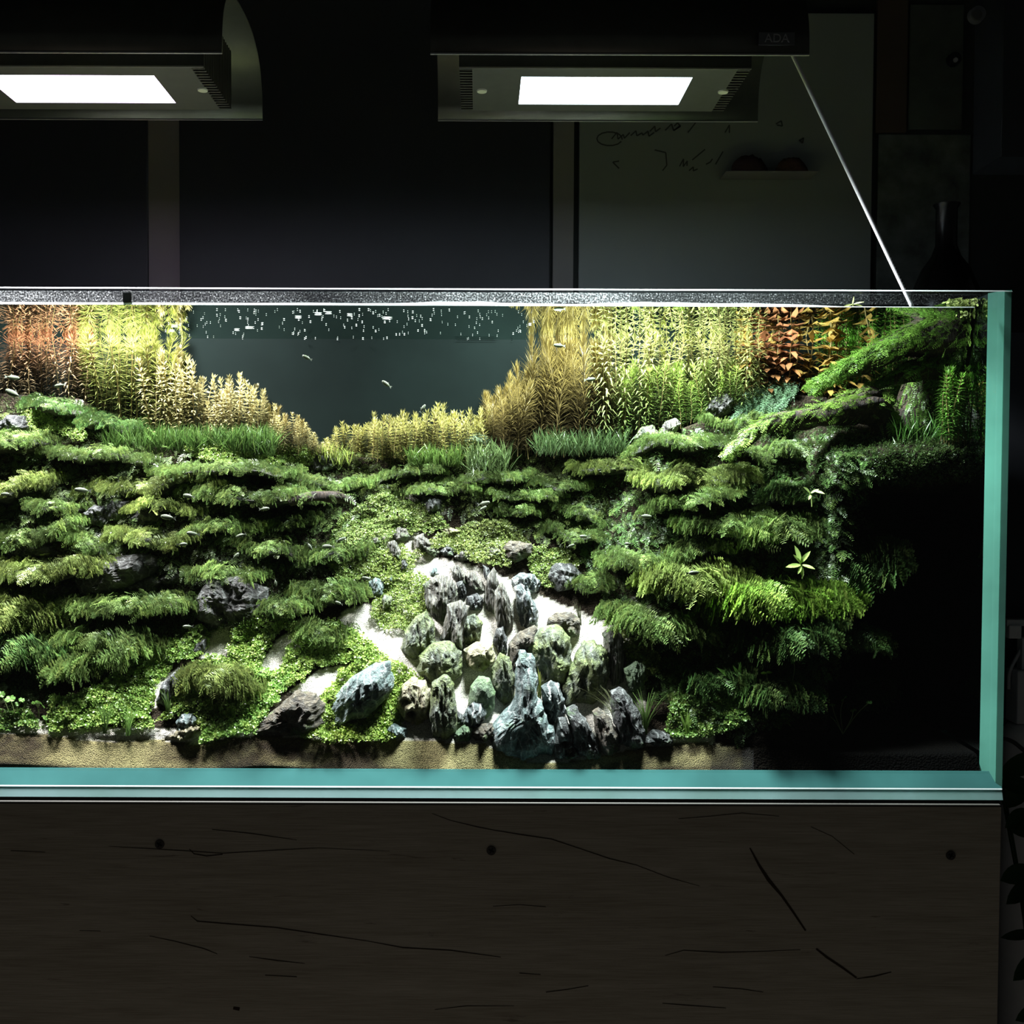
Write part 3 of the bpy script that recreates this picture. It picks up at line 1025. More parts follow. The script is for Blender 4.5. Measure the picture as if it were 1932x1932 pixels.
# ------------------------------------------------------------------ generic leaf shapes
def leaf_blade(Ln, W, seg=3, droop=0.25, fold=0.15, shape=0.9):
    """Blade along +y, normal +z: centre line + two sides. Returns V, F(quads)."""
    V, Fc = [], []
    for i in range(seg + 1):
        t = i / seg
        wd = W / 2 * (math.sin(math.pi * min(1, (t * 0.92 + 0.08))) ** shape)
        z = -droop * Ln * t * t
        V += [(-wd, t * Ln, z + fold * wd), (0, t * Ln, z), (wd, t * Ln, z + fold * wd)]
    for i in range(seg):
        a = 3 * i
        Fc += [(a, a + 1, a + 4, a + 3), (a + 1, a + 2, a + 5, a + 4)]
    return np.array(V), np.array(Fc)


def frond_template(nb, seed, pin=0.34, wd=0.075, droop=0.35, ang=62, curl=0.0):
    """Feather: central rib with NB pairs of narrow leaflets. Unit length along +y."""
    r = random.Random(seed)
    V, Fc = [], []
    cl_ = lambda t: (curl * t * t, t, 0.18 * t - droop * t * t)
    for i in range(4):
        t = i / 3
        x, y, z = cl_(t)
        V += [(x - 0.008 * (1.3 - t), y, z), (x + 0.008 * (1.3 - t), y, z)]
    for i in range(3):
        a = 2 * i
        Fc.append((a, a + 1, a + 3, a + 2))
    for i in range(nb):
        t = 0.08 + 0.9 * i / (nb - 1)
        ln = pin * (0.35 + 0.65 * math.sin(math.pi * (0.18 + 0.8 * t))) * r.uniform(0.8, 1.15)
        for s in (-1, 1):
            if r.random() < 0.06:
                continue
            a = math.radians(ang + r.uniform(-9, 9))
            dx, dy = s * math.sin(a), math.cos(a)
            x, y, z = cl_(t)
            dz = r.uniform(-0.30, 0.10)
            px_, py_ = -dy, dx
            k = len(V)
            V += [(x, y, z), (x + dx * ln * .5 + px_ * wd / 2, y + dy * ln * .5 + py_ * wd / 2, z + dz * ln * .3),
                  (x + dx * ln, y + dy * ln, z + dz * ln), (x + dx * ln * .5 - px_ * wd / 2, y + dy * ln * .5 - py_ * wd / 2, z + dz * ln * .3)]
            Fc.append((k, k + 1, k + 2, k + 3))
    return np.array(V), np.array(Fc)


def sprig_template(nl, seed, wd=0.13):
    """Small moss sprig: short stem with stubby leaflets all round."""
    r = random.Random(seed)
    V, Fc = [], []
    for i in range(nl):
        t = 0.1 + 0.9 * i / nl
        a = i * 2.4 + r.uniform(-.4, .4)
        el = lerp(0.25, 1.2, t)
        ln = r.uniform(0.3, 0.5)
        d = np.array((math.cos(a) * math.cos(el), math.sin(el) * 0.9, math.sin(a) * math.cos(el)))
        p = np.array((0.1 * math.sin(t * 3 + seed), t * 0.8, 0.05 * math.cos(seed * 2 + t * 4)))
        q = np.cross(d, (0.3, 0.2, 0.9))
        q = q / np.linalg.norm(q) * wd / 2
        k = len(V)
        V += [p, p + d * ln * .5 + q, p + d * ln, p + d * ln * .5 - q]
        Fc.append((k, k + 1, k + 2, k + 3))
    return np.array(V), np.array(Fc)


def plantlet_template(seed, n=4):
    """Carpet plantlet: small round leaves on a short stem (each leaf a cupped hexagon made of two quads)."""
    r = random.Random(seed)
    V, Fc = [], []
    for i in range(n):
        a = i * 2 * math.pi / n + r.uniform(-.5, .5)
        el = r.uniform(0.15, 0.9)
        up = r.uniform(0.1, 1.0)
        d = np.array((math.cos(a) * math.cos(el), math.sin(a) * math.cos(el), math.sin(el)))
        s = np.array((-math.sin(a), math.cos(a), 0))
        p = np.array((0.25 * math.cos(a), 0.25 * math.sin(a), up))
        k = len(V)
        ln, wd = r.uniform(0.75, 1.1), r.uniform(0.36, 0.5)
        V += [p, p + d * ln * .3 + s * wd, p + d * ln * .75 + s * wd * .85, p + d * ln, p + d * ln * .75 - s * wd * .85, p + d * ln * .3 - s * wd]
        Fc += [(k, k + 1, k + 2, k + 3), (k, k + 3, k + 4, k + 5)]
    return np.array(V), np.array(Fc)


FROND = [frond_template(nb, s, pin, wd, dr, ang, cu) for nb, s, pin, wd, dr, ang, cu in
         ((9, 1, .34, .085, .4, 62, .1), (10, 2, .30, .075, .5, 58, -.15), (8, 3, .38, .09, .3, 66, .2), (9, 4, .30, .08, .6, 60, -.05))]
SPRIG = [sprig_template(7, s) for s in range(4)]
LET = [plantlet_template(s) for s in range(5)]
STRAND = [frond_template(7, 20 + s, 0.13, .05, 0.5, 40, (s - 1.5) * .2) for s in range(4)]


def scatter(temps, pos, fwd, nrm, scl, col, rng=RNG, tip=None):
    """Copies of templates in local frames -> V, F, colour arrays (one joined mesh)."""
    n = len(pos)
    fwd = fwd / (np.linalg.norm(fwd, axis=1)[:, None] + 1e-9)
    rgt = np.cross(fwd, nrm)
    rgt /= np.linalg.norm(rgt, axis=1)[:, None] + 1e-9
    nr = np.cross(rgt, fwd)
    which = rng.integers(0, len(temps), n)
    Vs, Fs, Cs, off = [], [], [], 0
    for k, (tv, tf) in enumerate(temps):
        idx = np.nonzero(which == k)[0]
        if not len(idx):
            continue
        A = (tv[None, :, 0, None] * rgt[idx][:, None] + tv[None, :, 1, None] * fwd[idx][:, None] + tv[None, :, 2, None] * nr[idx][:, None]) * scl[idx][:, None, None] + pos[idx][:, None]
        m = tv.shape[0]
        Vs.append(A.reshape(-1, 3))
        Fs.append((tf[None] + (np.arange(len(idx)) * m)[:, None, None] + off).reshape(-1, tf.shape[1]))
        off += len(idx) * m
        cc = np.repeat(col[idx][:, None], m, 1)
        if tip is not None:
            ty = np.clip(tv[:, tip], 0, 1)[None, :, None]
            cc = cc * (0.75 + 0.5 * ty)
        Cs.append(cc.reshape(-1, 3))
    return np.concatenate(Vs), np.concatenate(Fs), np.concatenate(Cs)


def vary(base, n, amt=0.3, yellow=0.3, rng=RNG):
    """Leaf colours around BASE with a slide to yellow."""
    base = np.array(base, float)
    v = 1 + amt * (rng.random((n, 1)) * 2 - 1)
    y = rng.random((n, 1)) ** 2 * yellow
    c = base * v
    c = c * (1 - y) + (c[:, 1:2] * np.array((1.0, 1.02, 0.25))) * y
    return np.clip(c, 0.003, 0.95)


# ------------------------------------------------------------------ ground in the tank
FXP = np.array([-800, 0, 90, 150, 215, 260, 300, 330, 380, 430, 500, 560, 640, 700, 740, 780, 820, 915, 960, 1000, 1050, 1090, 1150, 1200, 1250, 1300, 1335, 1400, 1600, 1900.])
FYP = np.array([1388, 1385, 1388, 1395, 1400, 1398, 1395, 1402, 1405, 1393, 1388, 1392, 1400, 1398, 1395, 1400, 1400, 1405, 1425, 1439, 1440, 1436, 1425, 1413, 1408, 1402, 1402, 1412, 1420, 1420.])
TXP = np.array([-800, 0, 150, 215, 262, 400, 600, 640, 900, 1000, 1150, 1250, 1330, 1400, 1480, 1560, 1620, 1700, 1900.])
TYP = np.array([735, 742, 752, 800, 842, 848, 855, 862, 868, 862, 850, 822, 792, 762, 742, 750, 800, 812, 815.])
Y_FRONT = 0.013
BAND = 0.014


def Yt(px, py):
    """Depth of the ground seen at (px, py)."""
    px, py = np.broadcast_arrays(np.asarray(px, float), np.asarray(py, float))
    fr = np.interp(px, FXP, FYP)
    d = fr - py
    base = Y_FRONT + BAND + np.interp(d, [0, 20, 100, 200, 300, 400, 500, 560, 650], [0, .012, .050, .092, .134, .172, .206, .230, .265])
    yl = np.interp(py, [700, 780, 850, 1000, 1180, 1290, 1385], [.240, .225, .200, .165, .120, .072, .030])
    yr = np.interp(py, [700, 780, 850, 1000, 1130, 1260, 1330, 1400], [.25, .225, .185, .140, .110, .085, .055, .030])
    over = sstep(1490, 1590, px)
    yr = yr * (1 - over) + over * np.interp(py, [700, 780, 820, 860, 900, 960, 1130, 1260, 1330, 1400], [.25, .20, .13, .085, .085, .11, .095, .085, .060, .035])
    yd = np.interp(py, [700, 780, 815, 850, 900, 950, 1000, 1330, 1420], [.27, .20, .12, .065, .065, .15, .215, .235, .030])
    wl = 1 - sstep(400, 590, px)
    wr = sstep(1110, 1270, px)
    wd = sstep(1585, 1680, px + (py - 1000) * 0.10)
    Y = base * (1 - wl) + yl * wl
    Y = Y * (1 - wr) + yr * wr
    Y = Y * (1 - wd) + yd * wd
    up = sstep(0, 70, d)
    Y = Y + up * (0.012 * fbm(px / 95, py / 38, 1.7, 4) * np.maximum(wl, wr) + 0.006 * fbm(px / 40, py / 30, 5.1, 3))
    band = Y_FRONT + BAND * np.clip(1 + d / 55.0, 0, 1)
    Y = np.where(d <= 0, np.minimum(band, Y_FRONT + BAND), Y)
    return np.clip(Y, Y_FRONT, Y_BACK - 0.004)


def inpoly(px, py, poly):
    px, py = np.asarray(px, float), np.asarray(py, float)
    r = np.zeros(px.shape, bool)
    j = len(poly) - 1
    for i in range(len(poly)):
        xi, yi = poly[i]
        xj, yj = poly[j]
        c = ((yi > py) != (yj > py)) & (px < (xj - xi) * (py - yi) / (yj - yi + 1e-12) + xi)
        r ^= c
        j = i
    return r


SAND = [
    [(725, 1000), (790, 1008), (815, 1050), (875, 1062), (965, 1095), (1020, 1125), (1095, 1155), (1185, 1195), (1215, 1300), (1220, 1445), (750, 1445), (735, 1330), (745, 1260), (700, 1215), (635, 1178), (650, 1150), (715, 1135), (768, 1085), (728, 1035)],
    [(380, 1240), (402, 1190), (445, 1176), (436, 1225), (412, 1250)],
    [(484, 1268), (528, 1200), (575, 1186), (566, 1222), (520, 1268)],
    [(545, 1306), (600, 1264), (660, 1254), (645, 1284), (595, 1316)],
    [(278, 1310), (300, 1278), (345, 1258), (330, 1296), (290, 1336)],
    [(740, 935), (835, 935), (840, 965), (820, 990), (745, 960)],
]
CARPETS = [
    ('low_left', [(92, 1384), (98, 1322), (195, 1300), (255, 1240), (325, 1212), (385, 1185), (398, 1200), (385, 1240), (330, 1260), (290, 1296), (285, 1340), (292, 1378), (200, 1372)], (0.216, 0.371, 0.081), 'bright green carpet plant low beside the dark cave, left end'),
    ('upper_mid', [(428, 1246), (444, 1186), (500, 1160), (560, 1172), (566, 1190), (526, 1200), (486, 1268), (450, 1262)], (0.243, 0.394, 0.092), 'carpet plant pad between the two short sand strips'),
    ('front_mid', [(378, 1402), (384, 1372), (436, 1340), (484, 1268), (556, 1264), (548, 1300), (505, 1345), (482, 1385), (440, 1394)], (0.216, 0.394, 0.092), 'carpet plant slope left of the brown wedge stone'),
    ('mid', [(522, 1266), (566, 1200), (640, 1176), (700, 1215), (742, 1252), (660, 1256), (600, 1262), (548, 1306)], (0.257, 0.406, 0.092), 'carpet plant pad above the blue-grey boulder'),
    ('front_right', [(566, 1396), (604, 1322), (650, 1266), (735, 1248), (775, 1268), (800, 1290), (762, 1362), (745, 1396), (640, 1402)], (0.257, 0.394, 0.081), 'carpet plant around the blue-grey boulder at the front'),
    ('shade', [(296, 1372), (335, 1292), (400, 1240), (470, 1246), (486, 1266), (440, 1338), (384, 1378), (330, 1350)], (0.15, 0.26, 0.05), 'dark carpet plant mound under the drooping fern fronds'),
    ('hill', [(695, 1165), (722, 1108), (770, 1085), (812, 1090), (806, 1160), (766, 1192), (720, 1190)], (0.20, 0.29, 0.07), 'yellowish carpet plant pad beside the upper sand path'),
    ('right', [(1165, 1195), (1190, 1168), (1230, 1195), (1242, 1262), (1212, 1296), (1180, 1250)], (0.24, 0.34, 0.08), 'pale carpet plant pad right of the tall grey slab'),
    ('low_right', [(1250, 1392), (1268, 1318), (1335, 1285), (1400, 1310), (1412, 1366), (1335, 1396)], (0.16, 0.30, 0.07), 'carpet plant at the right end of the sand'),
    ('pale', [(30, 790), (60, 776), (112, 772), (168, 820), (160, 838), (60, 818)], (0.30, 0.45, 0.13), 'pale green carpet plant on the upper left shoulder'),
    ('band', [(345, 852), (440, 846), (600, 852), (640, 880), (520, 886), (380, 872)], (0.20, 0.32, 0.07), 'carpet plant band below the left grass'),
    ('valley', [(640, 985), (720, 935), (815, 962), (850, 1000), (745, 1012), (700, 1080), (650, 1120), (610, 1060)], (0.17, 0.25, 0.07), 'small-leaved cover over the head of the sand path'),
    ('valley_right', [(835, 1005), (950, 985), (1010, 1040), (960, 1075), (880, 1058), (830, 1034), (790, 1060), (770, 1050)], (0.18, 0.24, 0.07), 'small-leaved cover around the upper flat stones'),
    ('bluff', [(990, 1040), (1060, 1032), (1092, 1060), (1080, 1110), (1030, 1112), (1000, 1084)], (0.16, 0.24, 0.06), 'small-leaved cover behind the white-veined boulder'),
    ('far_left', [(-40, 1380), (-40, 1340), (60, 1345), (80, 1380)], (0.12, 0.24, 0.05), 'carpet plant strip under the clover at the left edge'),
    ('lip', [(690, 1100), (690, 1060), (760, 1030), (790, 1060), (770, 1085), (735, 1110), (710, 1130)], (0.2, 0.28, 0.07), 'yellowish carpet plant left of the narrow sand path'),
]
# grid
gx = np.concatenate([np.arange(-800, -60, 40), np.arange(-60, 1868, 6.5), [1866.5]])
nr_ = 130
tt = np.linspace(0, 1, nr_)
GX = np.repeat(gx[None], nr_, 0)
top = np.interp(gx, TXP, TYP)
GY = 1464 + (top[None] - 1464) * tt[:, None]
DY = Yt(GX, GY)
PW = PA(GX, GY, DY)
# never under the bottom pane, and a shelf back to the rear pane
rear = []
for k, yb in enumerate((0.35, 0.7, 1.0)):
    q = PW[-1].copy()
    q[:, 1] = q[:, 1] + (Y_BACK - 0.002 - q[:, 1]) * yb
    q[:, 2] -= 0.004 * yb
    rear.append(q)
PW = np.concatenate([PW, np.stack(rear)])
PW[..., 2] = np.maximum(PW[..., 2], ZBT + 0.002)
PW[..., 0] = np.minimum(PW[..., 0], XI - 0.0015)
RPX = np.concatenate([GX, np.repeat(GX[-1:], 3, 0)])
RPY = np.concatenate([GY, np.repeat(GY[-1:], 3, 0) - 5])
sand_m = np.zeros(RPX.shape, bool)
for p in SAND:
    sand_m |= inpoly(RPX, RPY, p)
FRO = np.interp(RPX, FXP, FYP)
jit = 7 * fbm(RPX / 22, RPY / 22, 9.0, 2)
sand_m |= (FRO - RPY + jit * 1.5 < 24) & (RPX < 1345) & (RPX > -900)
col = np.zeros(RPX.shape + (3,))
soil_c = np.array((0.030, 0.024, 0.016))
col[:] = soil_c * (1 + 0.5 * fbm(RPX / 30, RPY / 22, 4.0)[..., None])
nz = fbm(RPX / 16, RPY / 12, 2.5, 4)[..., None]
col[sand_m] = (np.array((0.84, 0.80, 0.68)) * (1 + 0.10 * nz))[sand_m]
band_m = (RPY > FRO - 2) & (RPX < 1420)
tan = np.array((0.33, 0.29, 0.125))
dk = np.array((0.045, 0.032, 0.013))
kx = np.interp(RPX, [0, 60, 95, 150, 250, 300, 400, 560, 700, 730, 780, 960, 1040, 1150, 1250, 1330, 1420], [.8, .9, .35, .1, .05, .5, .8, .85, .95, .35, .1, .1, .45, .4, .5, .55, .9])
kk = np.clip(kx + 0.75 * fbm(RPX / 36, RPY / 17, 8.2, 3) + 0.25 * (RPY > 1446), 0, 1)[..., None]
col = np.where(band_m[..., None], tan * (1 - kk) + dk * kk, col)
col[(RPX >= 1560) & (RPY > 930)] *= 0.12  # soil of the right hollow darkened to stand in for shade
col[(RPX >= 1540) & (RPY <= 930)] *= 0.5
col[(RPY > FRO - 2) & (RPX >= 1340)] *= 0.45  # right end of the front band painted darker as shade
col[(RPY > FRO - 40) & (RPX >= 1400)] *= 0.3  # front floor at right darkened further, shade put into the colour
nrw, ncl = RPX.shape
idx = np.arange(nrw * ncl).reshape(nrw, ncl)
quads = np.stack([idx[:-1, :-1], idx[:-1, 1:], idx[1:, 1:], idx[1:, :-1]], -1).reshape(-1, 4)
is_sand = (sand_m | band_m)
qs = is_sand.ravel()[quads].sum(1) >= 2
Vg, Cg = PW.reshape(-1, 3), col.reshape(-1, 3)


def sub_mesh(name, q, mat, **kw):
    u, inv = np.unique(q.ravel(), return_inverse=True)
    return obj_np(name, Vg[u], inv.reshape(-1, 4), mat, None, True, Cg[u], **kw)


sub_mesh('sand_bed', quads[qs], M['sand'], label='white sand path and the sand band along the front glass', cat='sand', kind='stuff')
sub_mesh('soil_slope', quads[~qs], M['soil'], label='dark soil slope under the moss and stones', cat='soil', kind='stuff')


def ground_frame(px, py):
    """World points and outward normals of the ground."""
    e = 3.0
    p = PA(px, py, Yt(px, py))
    a = PA(px + e, py, Yt(px + e, py)) - PA(px - e, py, Yt(px - e, py))
    b = PA(px, py - e, Yt(px, py - e)) - PA(px, py + e, Yt(px, py + e))
    n = np.cross(a, b)
    n /= np.linalg.norm(n, axis=1)[:, None] + 1e-12
    n[n[:, 1] > 0] *= -1
    n = n + np.array((0, -0.25, 0.55))
    n /= np.linalg.norm(n, axis=1)[:, None]
    return p, n


def poly_points(poly, dens, rng=RNG):
    a = np.array(poly, float)
    lo, hi = a.min(0), a.max(0)
    n = int((hi - lo).prod() * dens)
    q = lo + (hi - lo) * rng.random((n, 2))
    # ragged border
    jx = 9 * fbm(q[:, 0] / 18, q[:, 1] / 18, 3.0, 2)
    k = inpoly(q[:, 0] + jx, q[:, 1] + jx, poly)
    return q[k, 0], q[k, 1]


for name, poly, colr, label in CARPETS:
    far = name in ('valley', 'valley_right', 'bluff', 'band', 'lip', 'hill', 'pale')
    px, py = poly_points(poly, 0.24 if far else 0.16)
    p, nn = ground_frame(px, py)
    n = len(px)
    lump = 0.5 + 0.5 * fbm(px / 26, py / 20, 6.0, 2) * 2
    p = p + nn * (0.001 + 0.011 * np.clip(lump, 0, 1.2) * RNG.random(n) ** 0.6)[:, None]
    fw = RNG.normal(size=(n, 3))
    sc = (0.0018 if far else 0.0024) * (0.75 + 0.6 * RNG.random(n))
    V, Fq, cc = scatter(LET, p, fw - nn * (fw * nn).sum(1)[:, None], nn + 0.5 * RNG.normal(size=(n, 3)), sc, vary(colr, n, 0.4, 0.5))
    obj_np('carpet_plant', V, Fq, M['carpet'], None, False, cc, label=label, cat='carpet plant', kind='stuff')

# fine moss fuzz over the soil between the ledges
FUZZ = [  # tints darker than the ledge moss, standing in for shaded gaps
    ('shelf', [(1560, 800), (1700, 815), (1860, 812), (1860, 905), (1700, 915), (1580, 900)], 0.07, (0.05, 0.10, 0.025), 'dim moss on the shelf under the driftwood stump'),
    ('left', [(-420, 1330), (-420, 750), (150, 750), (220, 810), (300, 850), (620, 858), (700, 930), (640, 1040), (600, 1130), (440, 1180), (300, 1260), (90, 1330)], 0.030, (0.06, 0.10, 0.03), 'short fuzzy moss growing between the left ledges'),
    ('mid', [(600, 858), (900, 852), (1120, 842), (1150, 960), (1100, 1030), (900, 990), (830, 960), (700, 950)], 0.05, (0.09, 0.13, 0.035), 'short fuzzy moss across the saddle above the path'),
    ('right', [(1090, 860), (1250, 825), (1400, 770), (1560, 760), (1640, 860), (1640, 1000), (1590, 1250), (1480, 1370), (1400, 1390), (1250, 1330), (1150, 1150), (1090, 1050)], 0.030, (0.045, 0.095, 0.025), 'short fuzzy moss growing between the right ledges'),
]
for name, poly, dens, colr, label in FUZZ:
    px, py = poly_points(poly, dens * 1.6)
    if name == 'left':
        k = ~inpoly(px, py, [(95, 1320), (100, 1225), (180, 1225), (190, 1260), (170, 1310)])
        px, py = px[k], py[k]
    p, nn = ground_frame(px, py)
    n = len(px)
    fw = nn + 0.8 * RNG.normal(size=(n, 3)) + np.array((0, -.3, .3))
    V, Fq, cc = scatter(SPRIG, p, fw, np.cross(fw, RNG.normal(size=(n, 3))), 0.0062 * (0.6 + 0.8 * RNG.random(n)), vary(colr, n, 0.45, 0.3))
    obj_np('moss_fuzz', V, Fq, M['moss'], None, False, cc, label=label, cat='moss', kind='stuff')

for name, poly, dens, colr, label in [  # frond tints darkened too, painting shade into the gaps
    ('left', FUZZ[1][1], 0.012, (0.075, 0.125, 0.035), 'loose fern fronds hanging in the gaps of the left cliff'),
    ('right', FUZZ[3][1], 0.014, (0.06, 0.125, 0.03), 'loose fern fronds hanging in the gaps of the right cliff'),
    ('mid', FUZZ[2][1], 0.014, (0.10, 0.15, 0.035), 'loose fern fronds lying over the saddle')]:
    px, py = poly_points(poly, dens)
    k = fbm(px / 60, py / 18, 12.0, 3) > -0.12
    if name == 'left':
        k &= ~inpoly(px, py, [(95, 1320), (100, 1225), (180, 1225), (190, 1260), (170, 1310)])
    px, py = px[k], py[k]
    p, nn = ground_frame(px, py)
    n = len(px)
    fw = np.stack([RNG.normal(0, .6, n), -0.7 - 0.4 * RNG.random(n), -0.5 + RNG.normal(0, .35, n)], -1)
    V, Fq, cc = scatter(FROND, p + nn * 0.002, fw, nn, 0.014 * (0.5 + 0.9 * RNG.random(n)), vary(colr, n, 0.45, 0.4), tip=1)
    V[:, 1] = np.maximum(V[:, 1], 0.015)
    obj_np('hanging_fern', V, Fq, M['moss'], None, False, cc, label=label, cat='moss', kind='stuff')

# ------------------------------------------------------------------ moss-draped ledges
# px0, px1, py top, py bottom, label, [tint], [frond length in cm]
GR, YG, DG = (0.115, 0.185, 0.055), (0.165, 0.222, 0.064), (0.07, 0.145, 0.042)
LEDGES = [
    (50, 185, 746, 786, 'mossy ledge below the red stems at upper left', DG),
    (165, 275, 778, 822, 'mossy ledge left of the left grass band', DG),
    (-40, 110, 800, 860, 'mossy ledge at the left edge under the pale carpet plant', GR),
    (90, 300, 838, 880, 'mossy ledge just under the pale carpet plant', GR),
    (300, 560, 868, 905, 'flat mossy ledge below the left grass band', GR),
    (155, 420, 882, 934, 'long bright mossy ledge third down on the left cliff', YG),
    (-40, 112, 890, 952, 'mossy ledge at the left edge, second from its top', YG),
    (345, 610, 902, 962, 'wide mossy ledge sloping toward the brown log', GR),
    (250, 385, 936, 968, 'short bright mossy shelf above the grey slab with fish', YG),
    (75, 165, 942, 968, 'small mossy shelf left of the dark blocky stone', GR),
    (-40, 155, 972, 1034, 'mossy ledge at the left edge above the flat grey stone', GR),
    (218, 372, 988, 1032, 'mossy ledge below the dark blocky stones', YG),
    (145, 225, 1000, 1038, 'small mossy tuft left of the black hollow', GR),
    (358, 485, 976, 1012, 'mossy ledge in the middle of the left cliff', GR),
    (505, 600, 968, 1012, 'short mossy ledge under the brown log', GR),
    (-40, 222, 1042, 1098, 'bright mossy ledge over the big broken grey stone', YG),
    (368, 500, 1058, 1104, 'rounded mossy ledge above the brown strata', GR),
    (445, 592, 1014, 1056, 'mossy ledge right of the middle of the left cliff', GR),
    (-40, 118, 1104, 1176, 'hanging fern ledge at the left edge, lower cliff', YG, 0.025),
    (98, 392, 1114, 1164, 'long mossy ledge under the big broken grey stone', GR),
    (95, 262, 1182, 1214, 'mossy ledge over the brown bank at lower left', GR),
    (-40, 130, 1186, 1256, 'dark hanging fern ledge at the left edge over the cave', DG, 0.026),
    (125, 292, 1200, 1262, 'fern ledge drooping over the dark cave', GR, 0.025),
    (540, 700, 895, 932, 'mossy hump right above the brown log', GR),
    (560, 690, 1080, 1150, 'fern mound left of the upper sand path', GR),
    (585, 700, 1010, 1060, 'fern mound above the small grey stone', GR),
    (470, 600, 1110, 1160, 'fern mound above the upper carpet pad', GR),
    (365, 485, 1245, 1312, 'fern mound hanging over the dark carpet mound', YG),
    (570, 660, 1162, 1206, 'fern mound on the carpet above the blue-grey boulder', GR),
    (700, 835, 882, 908, 'low mossy ledge at the saddle, first from the notch', GR),
    (832, 1000, 886, 916, 'low mossy ledge at the saddle below the pale round stone', GR),
    (760, 900, 908, 934, 'low mossy ledge just above the flat path-head stones', GR),
    (900, 1055, 916, 944, 'low mossy ledge right of the saddle', GR),
    (930, 1015, 948, 970, 'tiny mossy ledge beside the two leaf-like fish', GR),
    (1000, 1110, 896, 926, 'low mossy ledge below the brown foxtail stems', GR),
    (1050, 1155, 945, 986, 'mossy ledge above the dark hollow right of the path', GR),
    (1025, 1130, 990, 1026, 'mossy ledge right of the path, second above the veined boulder', GR),
    (1080, 1250, 862, 902, 'bright mossy ledge at the top of the right cliff', YG),
    (1200, 1415, 866, 936, 'large bright fern ledge at the top of the right cliff', YG),
    (1390, 1610, 828, 876, 'green mossy ledge under the low driftwood branch', GR),
    (1190, 1400, 815, 860, 'mossy ledge behind the low driftwood branch tip', GR),
    (1330, 1560, 772, 818, 'mossy ledge above the low driftwood branch', GR),
    (1218, 1382, 930, 960, 'narrow mossy ledge second down on the right cliff', GR),
    (1272, 1440, 950, 1010, 'fern ledge third down on the right cliff', GR),
    (1400, 1525, 968, 1030, 'hanging fern ledge above the bright leafy sprout', GR, 0.024),
    (1262, 1355, 1012, 1050, 'small fern ledge above the bright long-frond mound', GR),
    (1135, 1285, 1024, 1082, 'fern ledge left of the bright long-frond mound', GR),
    (1222, 1390, 1052, 1132, 'bright yellow-green fern mound on the right cliff', YG, 0.024),
    (1320, 1580, 1076, 1165, 'broad fern mound with long bright fronds on the right cliff', (0.15, 0.27, 0.04), 0.027),
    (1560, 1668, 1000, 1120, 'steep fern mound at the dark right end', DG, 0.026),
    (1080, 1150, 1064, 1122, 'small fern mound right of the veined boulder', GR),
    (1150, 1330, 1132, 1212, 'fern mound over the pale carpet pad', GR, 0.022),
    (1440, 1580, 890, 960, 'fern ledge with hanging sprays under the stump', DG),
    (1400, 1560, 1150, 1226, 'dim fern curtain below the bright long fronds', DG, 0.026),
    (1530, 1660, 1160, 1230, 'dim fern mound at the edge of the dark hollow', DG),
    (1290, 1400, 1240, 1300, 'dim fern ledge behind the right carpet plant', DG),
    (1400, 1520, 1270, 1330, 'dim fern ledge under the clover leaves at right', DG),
    (1540, 1670, 1290, 1350, 'faint fern mound low in the dark hollow', DG),
]


